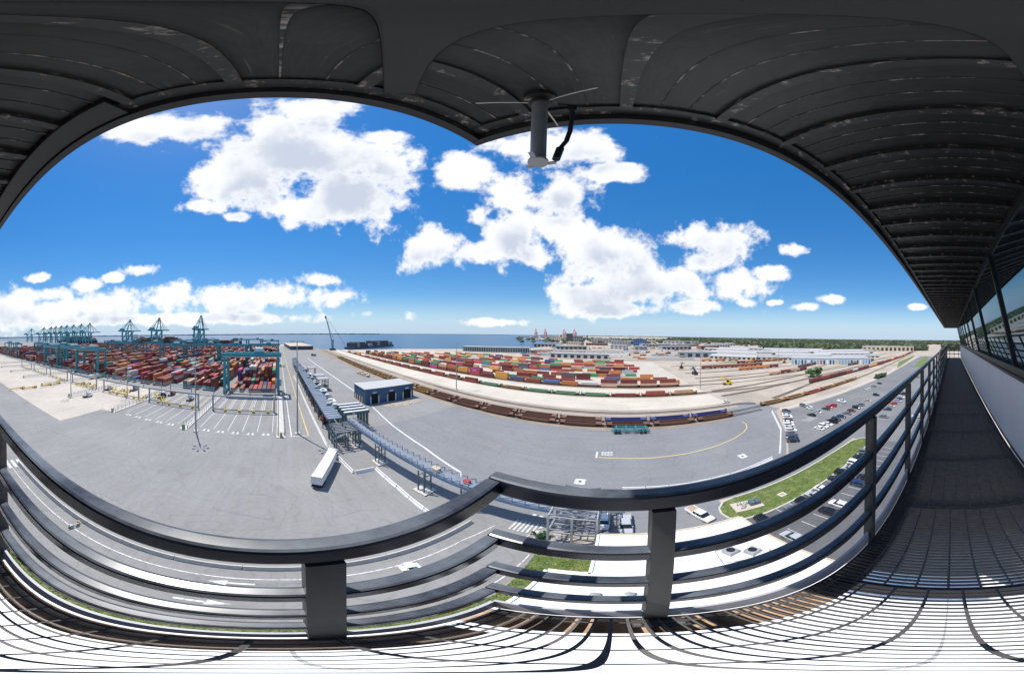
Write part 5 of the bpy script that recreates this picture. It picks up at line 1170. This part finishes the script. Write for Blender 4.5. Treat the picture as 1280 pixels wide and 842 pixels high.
stacker(176, 236, R(20), M_bol, 'yellow loader on the gravel far behind the tracks'); stacker(198, 196, R(60), M_C['maroon'], 'maroon loader by the warehouse mast')

# ------------------------------------------------------------------ right-hand tracks and trains
random.seed(31)
TR = [[(59, 75.6), (148, 73.6), (260, 78), (420, 90), (930, 122), (1800, 190)], [(75, 82), (123, 93), (260, 90), (390, 92), (930, 128), (1800, 200)], [(55, 100), (150, 108), (420, 98), (930, 134)], [(55, 112), (160, 122), (420, 112)], [(58, 140), (160, 137), (300, 160)], [(60, 152), (170, 150), (320, 180)], [(60, 176), (180, 172), (340, 190)], [(60, 196), (190, 195), (360, 215)], [(58, 220), (200, 222), (380, 250)]]
for i, p in enumerate(TR):
    track('rail_track', p, tie_r=140)
    mb = MB(); line(mb, p, 3.4, .03 + .001 * i); struct(mb.build('ballast_strip', M_ballast))
def short_car(kind, a, label):
    place_car(kind, a[0], a[1], a[2], label)
s = 10
for i in range(6):
    a = along(TR[0], s); place_car('ochre' if i not in (2,) else 'red', a[0], a[1], a[2], f"{'ochre' if i != 2 else 'red'} flat car, {ORD[i]} from the crossing on the track beside the car park"); s += 15.4
M_box = {}
def box_car(colour, a, label, tank=False):
    t = thing('freight_car', label, 'freight car', (a[0], a[1], .22), a[2], 'freight cars of the long train'); t.scale = (MS,) * 3; m = M_C[colour]
    if tank: MB().tube([(-6, 0, 2.3), (-5.6, 0, 2.3), (5.6, 0, 2.3), (6, 0, 2.3)], 1.4, 14).build('tank', m, t)
    else:
        b = MB().box(-7, 7, -1.4, 1.4, 1.2, 3.6)
        for i in range(11): b.box(-6.8 + i * 1.36 - .08, -6.8 + i * 1.36 + .08, -1.47, 1.47, 1.25, 3.55)
        b.build('body', m, t)
    MB().box(-7.4, 7.4, -1.2, 1.2, .85, 1.19).build('underframe', M_whl, t)
    for e in (-5, 5): MB().box(e - 1.2, e + 1.2, -1.1, 1.1, .02, .84).build('bogie', M_whl, t)
s = 52; i = 0
seq = ['maroon', 'rust red', 'maroon', 'maroon', 'rust red', 'light grey', 'maroon', 'maroon', 'tan', 'golden', 'maroon', 'maroon', 'dark grey', 'maroon', 'rust red', 'orange', 'bright red', 'dark grey', 'orange', 'rust red', 'orange', 'maroon', 'orange', 'tan', 'rust red', 'orange']
seq = seq + seq[10:20]
while i < 34:
    a = along(TR[1], s)
    if a is None: break
    box_car(seq[i], a, f"{seq[i]} freight car, {ORD[i]} from the near end of the long train", tank=(seq[i] == 'light grey')); s += 12.8; i += 1
random.seed(52)
for ti, (s0, n_, cs) in {4: (70, 4, ('maroon', 'tan')), 5: (120, 5, ('rust red', 'dark grey')), 6: (60, 4, ('orange', 'maroon')), 7: (30, 6, ('rust red', 'golden')), 8: (90, 7, ('maroon', 'orange')), 3: (180, 6, ('dark grey', 'rust red'))}.items():
    for j in range(n_):
        a = along(TR[ti], s0 + j * 12.8); c_ = cs[0] if random.random() < .6 else cs[1]
        if a: box_car(c_, a, f"{c_} freight car, {ORD[j]} of the short cut on the {ORD[ti]} track of the fan")
s = 560
mass2 = []
while s < 1500:
    a = along(TR[0], s); mass2.append((random.choice(['maroon', 'rust red', 'dark grey', 'orange', 'maroon']), a[0], a[1], 1.2, 0.0)); s += 14
rowstuff('far_train', mass2, 'far freight train shrinking toward the horizon')
def loco(x, y, rz, colour, label):
    t = thing('locomotive', label, 'locomotive', (x, y, .22), rz, 'locomotives in the yard'); t.scale = (MS,) * 3; m = M_C[colour]
    MB().box(-9, 9, -1.5, 1.5, 1.0, 1.5).build('frame', M_whl, t); MB().box(-8, 3.4, -1.1, 1.1, 1.501, 4.2).build('long_hood', m, t); MB().box(3.41, 6.2, -1.5, 1.5, 1.501, 4.6).build('cab', m, t); MB().box(6.21, 8.4, -1.1, 1.1, 1.501, 3.2).build('short_hood', m, t)
    MB().box(4.2, 5.6, -1.52, 1.52, 3.2, 4.1).build('cab_window', M_cglass, t)
    for e in (-5.5, 5.5): MB().box(e - 1.9, e + 1.9, -1.2, 1.2, .02, .99).build('bogie', M_whl, t)
for x, y, rz, c, lb in ((118, 258, -.2, 'orange', 'orange locomotive, nearest the grey depot in the far yard'), (136, 254, -.2, 'orange', 'orange locomotive, second in the far yard'), (154, 250, -.2, 'tan', 'tan locomotive, last in the far yard line'), (285, 90.5, .02, 'orange', 'orange locomotive standing near the coloured warehouse'), (345, 91.5, .02, 'orange', 'orange locomotive far along the main line')):
    loco(x, y, rz, c, lb)

# ------------------------------------------------------------------ warehouses and far industry
M_pale = mat('pale_metal_cladding', (0.42, 0.42, 0.41), 0.6, 0, 0.08, .05, 'pos'); M_grey = mat('grey_cladding', (0.30, 0.31, 0.32), 0.6, 0, 0.12, .05, 'pos'); M_brick = mat('red_brown_brickwork', (0.26, 0.13, 0.10), 0.8, 0, 0.15, .05, 'pos'); M_tanb = mat('tan_masonry', (0.48, 0.40, 0.30), 0.8, 0, 0.12, .05, 'pos'); M_dkb = mat('dark_masonry', (0.08, 0.085, 0.10), 0.7, 0, 0.15, .05, 'pos'); M_blb = mat('blue_cladding', (0.05, 0.12, 0.30), 0.6, 0, 0.12, .05, 'pos')
M_darkdoor = mat('dark_doorway', (0.03, 0.03, 0.035), 0.7, 0, .2, 1)
def building(x, y, rz, L_, W_, H_, wall, roof, label, ndoor=6, rows=1, pitched=False, group=None, name='warehouse', doorm=None):
    t = thing(name, label, 'building', (x, y, 0), rz, group)
    MB().box(-L_ / 2, L_ / 2, -W_ / 2, W_ / 2, .02, H_).build('wall', wall, t)
    if pitched:
        h2 = W_ * .09
        MB().loft([[(X, -W_ / 2 - .5, H_ + .003), (X, 0, H_ + h2), (X, W_ / 2 + .5, H_ + .003), (X, 0, H_ + .002)] for X in (-L_ / 2 - .5, L_ / 2 + .5)]).build('roof', roof, t)
    else: MB().box(-L_ / 2 - .4, L_ / 2 + .4, -W_ / 2 - .4, W_ / 2 + .4, H_ + .003, H_ + .6).build('roof', roof, t)
    for s in (-1, 1):
        for r_ in range(rows):
            for i in range(ndoor):
                xx = -L_ / 2 + (i + .5) * L_ / ndoor; wd = L_ / ndoor * .28; hh = H_ / rows
                mm = (doorm[i % len(doorm)] if doorm else M_darkdoor)
                MB().box(xx - wd, xx + wd, s * (W_ / 2 + .06) - .05, s * (W_ / 2 + .06) + .05, r_ * hh + (.1 if rows == 1 else hh * .3), r_ * hh + hh * .72).build('door' if rows == 1 else 'window', mm, t)
    return t
# pale shed behind the containers, depot, coloured warehouse
building(-50, 299, 0, 84, 12, 6, M_pale, M_sheetroof, 'long white roofed shed behind the rail yard containers', 9, name='transit_shed')
building(130, 322, -.25, 62, 16, 8, mat('blue_grey_depot_wall', (0.25, 0.32, 0.36), .6, 0, .1, .05, 'pos'), M_pale, 'blue grey depot with dark doors beyond the loading pads', 5, name='depot')
random.seed(88); M_pb = mat('faded_blue_door', (0.20, 0.30, 0.40), .6, 0, .15, .1, 'pos')
DM = [random.choice((M_blb, M_cab, M_darkdoor, M_darkdoor, M_pb, M_pb, M_pb, M_grey, M_C['light grey'], M_C['dark blue'])) for _ in range(26)]; DM[14] = M_C['golden']; DM[9] = M_C['bright red']
A_, B_ = Vector((196, 182)), Vector((262, 104)); cdir = (B_ - A_).normalized(); nrm = Vector((-cdir.y, cdir.x))
if nrm.dot(A_) < 0: nrm = -nrm
cc_ = (A_ + B_) / 2 + nrm * 17
building(cc_.x, cc_.y, math.atan2(cdir.y, cdir.x), (B_ - A_).length, 34, 7.4, mat('pale_blue_warehouse_wall', (0.36, 0.46, 0.52), .6, 0, .1, .05, 'pos'), M_sheetroof, 'warehouse with white roof and a front of coloured doors', 26, doorm=DM)
random.seed(77)
M_roofgrey = mat('aged_white_sheet_roof', (0.33, 0.315, 0.30), 0.6, 0, 0.2, .06, 'pos')
wl = 0
for r_ in range(6):
    dd = 330 + r_ * 52
    for j in range(3):
        az = R((31, 46, 60)[j] + (r_ % 2) * 3 + random.uniform(-1.5, 1.5)); c = Vector((math.sin(az) * dd, math.cos(az) * dd))
        if r_ < 1 and j > 1: continue
        building(c.x, c.y, math.atan2(-0.7, 0.72) + random.uniform(-.06, .06), dd * random.uniform(.20, .27), 26, random.uniform(3.0, 4.0), M_pale, (M_sheetroof, M_roofgrey)[(r_ + j) % 2], f"far white roofed warehouse, {ORD[r_]} row behind the coloured warehouse, {ORD[j]} along", 10, pitched=True, group='white roofed warehouses'); wl += 1
building(610, 190, R(-62), 150, 50, 13, M_tanb, M_pale, 'large tan building in front of the woods', 12)
# industry on the skyline
IND = [(-188, 870, 22, 22, 38, M_dkb, M_dkb, 'dark silo tower rising above the far industry', 3, 6), (-60, 700, 70, 30, 7, M_brick, M_brick, 'long red brown works beyond the shed', 8, 2), (-130, 690, 50, 30, 9, M_tanb, M_tanb, 'tan works beside the bay', 6, 2), (20, 690, 60, 34, 14, M_grey, M_grey, 'grey works with several storeys beyond the shed', 7, 3), (75, 660, 34, 26, 22, M_blb, M_blb, 'tall blue building on the skyline', 5, 4), (120, 640, 90, 30, 9, M_grey, M_pale, 'long grey works right of the blue building', 9, 2),
       (-190, 560, 60, 24, 8, M_pale, M_grey, 'pale shed with grey roof beside the bay', 6, 1), (-100, 480, 70, 20, 7, mat('green_grey_cladding', (0.22, 0.30, 0.28), .6, 0, .1, .05, 'pos'), M_grey, 'green grey shed beyond the white roofed shed', 7, 1), (230, 700, 100, 40, 6, M_brick, M_pale, 'red brown works with pale roof right of centre', 9, 2), (330, 640, 80, 34, 8, M_pale, M_sheetroof, 'white works before the woods', 8, 1), (10, 520, 40, 18, 9, M_pale, M_sheetroof, 'small white works in mid distance', 4, 2), (60, 500, 30, 18, 8, M_grey, M_pale, 'small grey works in mid distance', 3, 2),
       (150, 520, 80, 24, 8, M_grey, M_grey, 'dark grey shed in mid distance', 7, 1), (250, 540, 60, 24, 8, M_brick, M_brick, 'brown shed in mid distance', 6, 1), (-40, 950, 120, 50, 16, M_grey, M_grey, 'large grey works on the skyline', 9, 3), (-330, 1200, 90, 40, 20, M_tanb, M_tanb, 'tan block on the skyline by the bay', 7, 4), (300, 950, 160, 60, 12, M_pale, M_grey, 'wide pale works on the skyline', 9, 2), (-180, 980, 60, 40, 26, M_grey, M_dkb, 'grey mill block near the silo tower', 6, 5),
       (420, 760, 90, 40, 9, M_pale, M_sheetroof, 'white shed on the edge of the woods', 8, 1), (90, 820, 90, 40, 12, M_dkb, M_grey, 'dark works behind the blue building', 8, 3)]
for (x, y, L_, W_, H_, wm, rm, lb, nd, rw) in IND: building(x, y, random.uniform(-.3, .3), L_, W_, H_, wm, rm, lb, nd, rw, name='works_building')
# pier with tan roofed shed, dark pier, colonnaded quay shed
building(-492, 42, .06, 140, 46, 7, M_dkb, M_tanb, 'tan roofed pier shed at the end of the truck road', 10, name='pier_shed')
building(-455, 60, .25, 46, 10, 6, M_dkb, M_dkb, 'low dark shed before the tan roofed pier shed', 6, name='pier_shed')
pr = thing('dark_pier', 'long dark pier with sheds and stacks reaching into the bay', 'pier', (-470, 215, 0), R(-62))
MB().box(-85, 75, -14, 14, -2, 2.5).build('deck', M_dkb, pr)
random.seed(9)
for i in range(16):
    x0 = -82 + i * 9.6; hh = random.uniform(6, 15)
    MB().box(x0, x0 + 8.8, -11, 11, 2.51, hh).build('shed', random.choice([M_dkb, M_grey, M_hull2, M_dkb]), pr)
qs = thing('quay_shed', 'pale colonnaded quay shed with dark bays along the bay', 'building', (-205, 330, 0), R(20))
MB().box(-62, 62, -8, 8, 8.0, 9.4).build('roof', M_pale, qs); MB().box(-60, 60, -6.5, 6.5, .02, 7.99).build('inner_wall', mat('teal_grey_wall', (0.07, 0.14, 0.15), .6, 0, .2, .05, 'pos'), qs)
for i in range(29): MB().box(-61.5 + i * 4.4, -60.3 + i * 4.4, -7.6, -6.8, .02, 7.99).build('column', M_pale, qs)

# far yard: sidings, asphalt aprons, parked trailers between the sheds
random.seed(41)
for i in range(14):
    y0 = 285 + i * 24 + random.uniform(-5, 5)
    mb = MB(); line(mb, [(-120 + i * 6, y0), (60, y0 + random.uniform(-6, 6)), (220, y0 - 20 + random.uniform(-8, 8)), (420 + i * 8, y0 - 90)], random.choice((3, 3, 6, 10)), .05 + i * .004); struct(mb.build('siding', (M_ballast, M_asph, M_ballast, M_lot)[i % 4]))
for i, (x0, x1, y0, y1) in enumerate(((-150, -20, 312, 350), (40, 110, 285, 315), (60, 180, 338, 372), (-60, 60, 400, 450), (190, 300, 300, 330), (120, 260, 430, 480), (-170, -60, 370, 440), (260, 380, 420, 470))):
    sheet('apron', [(x0, y0), (x1, y0 - 8), (x1 + 6, y1), (x0 + 4, y1 + 6)], .12 + i * .006, M_asph if i % 2 else M_lot)
park = []
for i in range(150):
    x = random.uniform(-160, 330); y = random.uniform(285, 560)
    park.append((random.choice(['light grey', 'white', 'dark grey', 'rust red', 'maroon', 'tan', 'blue', 'white', 'orange']), x, y, .9 if i % 2 else .15, 0.0 if i % 3 else 1.57))
rowstuff('parked_trailers', park, 'far scattered trailers and containers between the sheds')

# ------------------------------------------------------------------ vegetation
def leaf_mat(name, col): return mat(name, col, 0.7, 0, 0.35, 0.9, 'pos', rnd=.12)
M_leaf = leaf_mat('green_leaves', (0.065, 0.13, 0.03)); M_leaf2 = leaf_mat('dark_leaves', (0.035, 0.075, 0.025)); M_bark = mat('bark', (0.12, 0.09, 0.06), 0.9, 0, .3, 3)
M_forest = mat('woodland_leaves', (0.030, 0.047, 0.022), 0.8, 0, 0.65, 0.05, 'pos')
def tree(x, y, h, r_, label, m, n=3200, seed=1, low=.25, name='tree', group=None):
    random.seed(seed); t = thing(name, label, 'tree' if name == 'tree' else 'bush', (x, y, 0), 0, group)
    tb = MB().tube([(0, 0, 0), (.1, .05, h * .3), (0, .1, h * .6)], .22 * h / 8, 8, r1=.08)
    for k in range(6):
        a = k * 1.05; tb.tube([(0, 0, h * .32), (math.cos(a) * r_ * .6, math.sin(a) * r_ * .6, h * .68)], .08, 5, r1=.03)
    tb.build('trunk', M_bark, t)
    cl = [(random.gauss(0, .42) * r_, random.gauss(0, .42) * r_, h * random.uniform(low + .15, .95)) for _ in range(16)]
    mb = MB()
    for i in range(n):
        c = random.choice(cl); d = Vector((random.gauss(0, 1), random.gauss(0, 1), random.gauss(0, .8))).normalized() * r_ * .36 * random.random() ** .4
        p = Vector(c) + d; u = Vector((random.gauss(0, 1), random.gauss(0, 1), random.gauss(0, 1))).normalized(); v = u.orthogonal().normalized(); s_ = random.uniform(.22, .46) * max(.55, r_ / 4)
        mb.face([p - u * s_, p + v * s_ * .6, p + u * s_, p - v * s_ * .6])
    stuff(mb.build('crown', m, t))
tree(141, 108, 6.5, 4.0, 'round green tree beside the long train, nearer the tower', M_leaf, seed=3, low=.1); tree(147, 106.5, 7.6, 4.4, 'taller round green tree beside the long train, behind its twin', M_leaf, seed=4, low=.1)
for i, (x, y) in enumerate(((163, 59), (167, 58.5), (171, 58), (175, 57.6))): tree(x, y, 3.0, 3.0, f"dark clipped bush in the car park island, {ORD[i]} from the tower", M_leaf2, 2200, 20 + i, 0.0, 'bush', 'bushes in the car park island')
tree(-7.4, 21.8, 1.6, 1.0, 'small dark shrub at the foot of the stair tower', M_leaf2, 500, 9, 0.0, 'bush')
sheet('verge', [(230, 60), (420, 72), (420, 78), (300, 76)], .045, M_grass); sheet('verge', [(255, 30), (420, 48), (420, 54), (250, 45)], .045, M_grass); sheet('verge', [(120, 236), (215, 214), (222, 218), (140, 246)], .045, M_grass)
# woods toward the horizon: crowns as crumpled clumps, one mass
random.seed(14); mb = MB()
def clump(x, y, r_, h):
    n = 7; mi = 1 if random.random() < .3 else 0; base = len(mb.v); rings = []
    for j, (f, zz) in enumerate(((.75, .15), (1.0, .45), (.8, .75), (.35, .97))):
        i0 = len(mb.v)
        for k in range(n):
            a = 6.283 * k / n + j * .4; q = r_ * f * random.uniform(.72, 1.25); mb.v.append((x + math.cos(a) * q, y + math.sin(a) * q, h * zz * random.uniform(.9, 1.08)))
        rings.append(i0)
    for a, b in zip(rings, rings[1:]):
        for k in range(n): mb.f.append((a + k, a + (k + 1) % n, b + (k + 1) % n, b + k)); mb.mi.append(mi)
    mb.f.append(tuple(rings[-1] + k for k in range(n))); mb.mi.append(mi)
k = 0
while k < 9000:
    az = random.uniform(14, 112); dd = 620 * (1 / max(.02, random.random())) ** .75
    lim = 640 if az > 40 else 900 + (40 - az) * 25
    if dd < lim or dd > 9000: continue
    if 83 < az < 87.5 and dd < 1500: continue
    gx, gy = math.sin(R(az)) * dd, math.cos(R(az)) * dd
    if rnoise(gx, gy, .004) < -.25 and dd < 2600: continue
    f = 1 + dd / 3500
    clump(gx, gy, random.uniform(5, 10) * f, random.choice((6, 9, 12, 15, 20)) * random.uniform(.8, 1.1) * (1 + dd / 12000)); k += 1
for k in range(500):
    az = random.uniform(-26, 40); dd = random.uniform(760, 2600); clump(math.sin(R(az)) * dd, math.cos(R(az)) * dd, random.uniform(5, 12) * (1 + dd / 3000), random.uniform(5, 12))
wd_ = stuff(mb.build('woods', [M_forest, mat('pale_woodland_leaves', (0.075, 0.095, 0.04), 0.8, 0, 0.5, 0.05, 'pos')])); wd_['label'] = 'dark green woods stretching along the horizon'; wd_['category'] = 'woods'
mb = MB(); ridge(-20, 118, 9500, 26, 420); struct(mb.build('far_hills', mat('far_wooded_land', (0.055, 0.085, 0.05), .9, 0, .2, .004, 'pos')))

# ------------------------------------------------------------------ small things by the lawn and in the street
tp = thing('transformer_pad', 'concrete pad with pipework and dark units on the lawn', 'utility pad', (19.0, 26.0, .06), -.15)
MB().box(-2.3, 2.3, -1.3, 1.3, 0, .16).build('slab', M_conc2, tp)
for i, (xx, yy) in enumerate(((-1.5, .3), (-1.0, -.4), (-.5, .2), (-1.3, -.8))): MB().tube([(xx, yy, .162), (xx, yy, 1.2 - i * .15), (xx + .5, yy, 1.25 - i * .15), (xx + .5, yy, .3)], .1, 8).build('pipe', M_alu, tp)
for xx in (.7, 1.6): MB().box(xx - .38, xx + .38, -.6, .5, .162, 1.1).build('cabinet', M_cang, tp, bevel=.03)
mh = thing('lawn_manhole', 'square concrete manhole with rusty lid in the lawn', 'manhole', (25.5, 25.2, .06))
MB().box(-.7, .7, -.6, .6, 0, .1).build('frame', M_conc2, mh); MB().box(-.35, .35, -.3, .3, .101, .13).build('lid', M_rust, mh)
for i, (cx, cy) in enumerate(((-6.0, 38.9), (29.5, 42.8))):
    tag(MB().tube([(cx, cy, .051), (cx, cy, .075)], .3, 14).build('manhole_cover', M_whl), ('dark manhole cover in the white square nearer the stair tower', 'dark manhole cover in the white square nearer the car park')[i], 'manhole cover', 'manhole covers of the front yard')
tk = thing('timber_stack', 'pale timber stack at the edge of the gate yard beyond the blue workshop', 'timber', (-150, 62, 0), .1)
for i in range(5): MB().box(-8 + i * 3.6, -5 + i * 3.6, -1.2, 1.2, .03, 1.8 + (i % 2) * .9).build('bundle', M_tanwall, tk)
for i, (px, py, k) in enumerate(((375, 437, 'dark grey'), (392, 445, 'dark grey'), (388, 437, 'maroon'))):
    p = G(px, py); trailer(p.x, p.y, .4, k, f"{k} trailer parked on the far gate yard, {ORD[i]} from the pier shed", group='trailers on the far gate yard')

# ------------------------------------------------------------------ bring the yard from plan units to metres
KEEP = {cam, so, railing, deck, tower, ant}
SM = Matrix.Scale(KS, 4)
for o in list(scn.objects):
    if o.parent is None and o not in KEEP: o.matrix_basis = SM @ o.matrix_basis
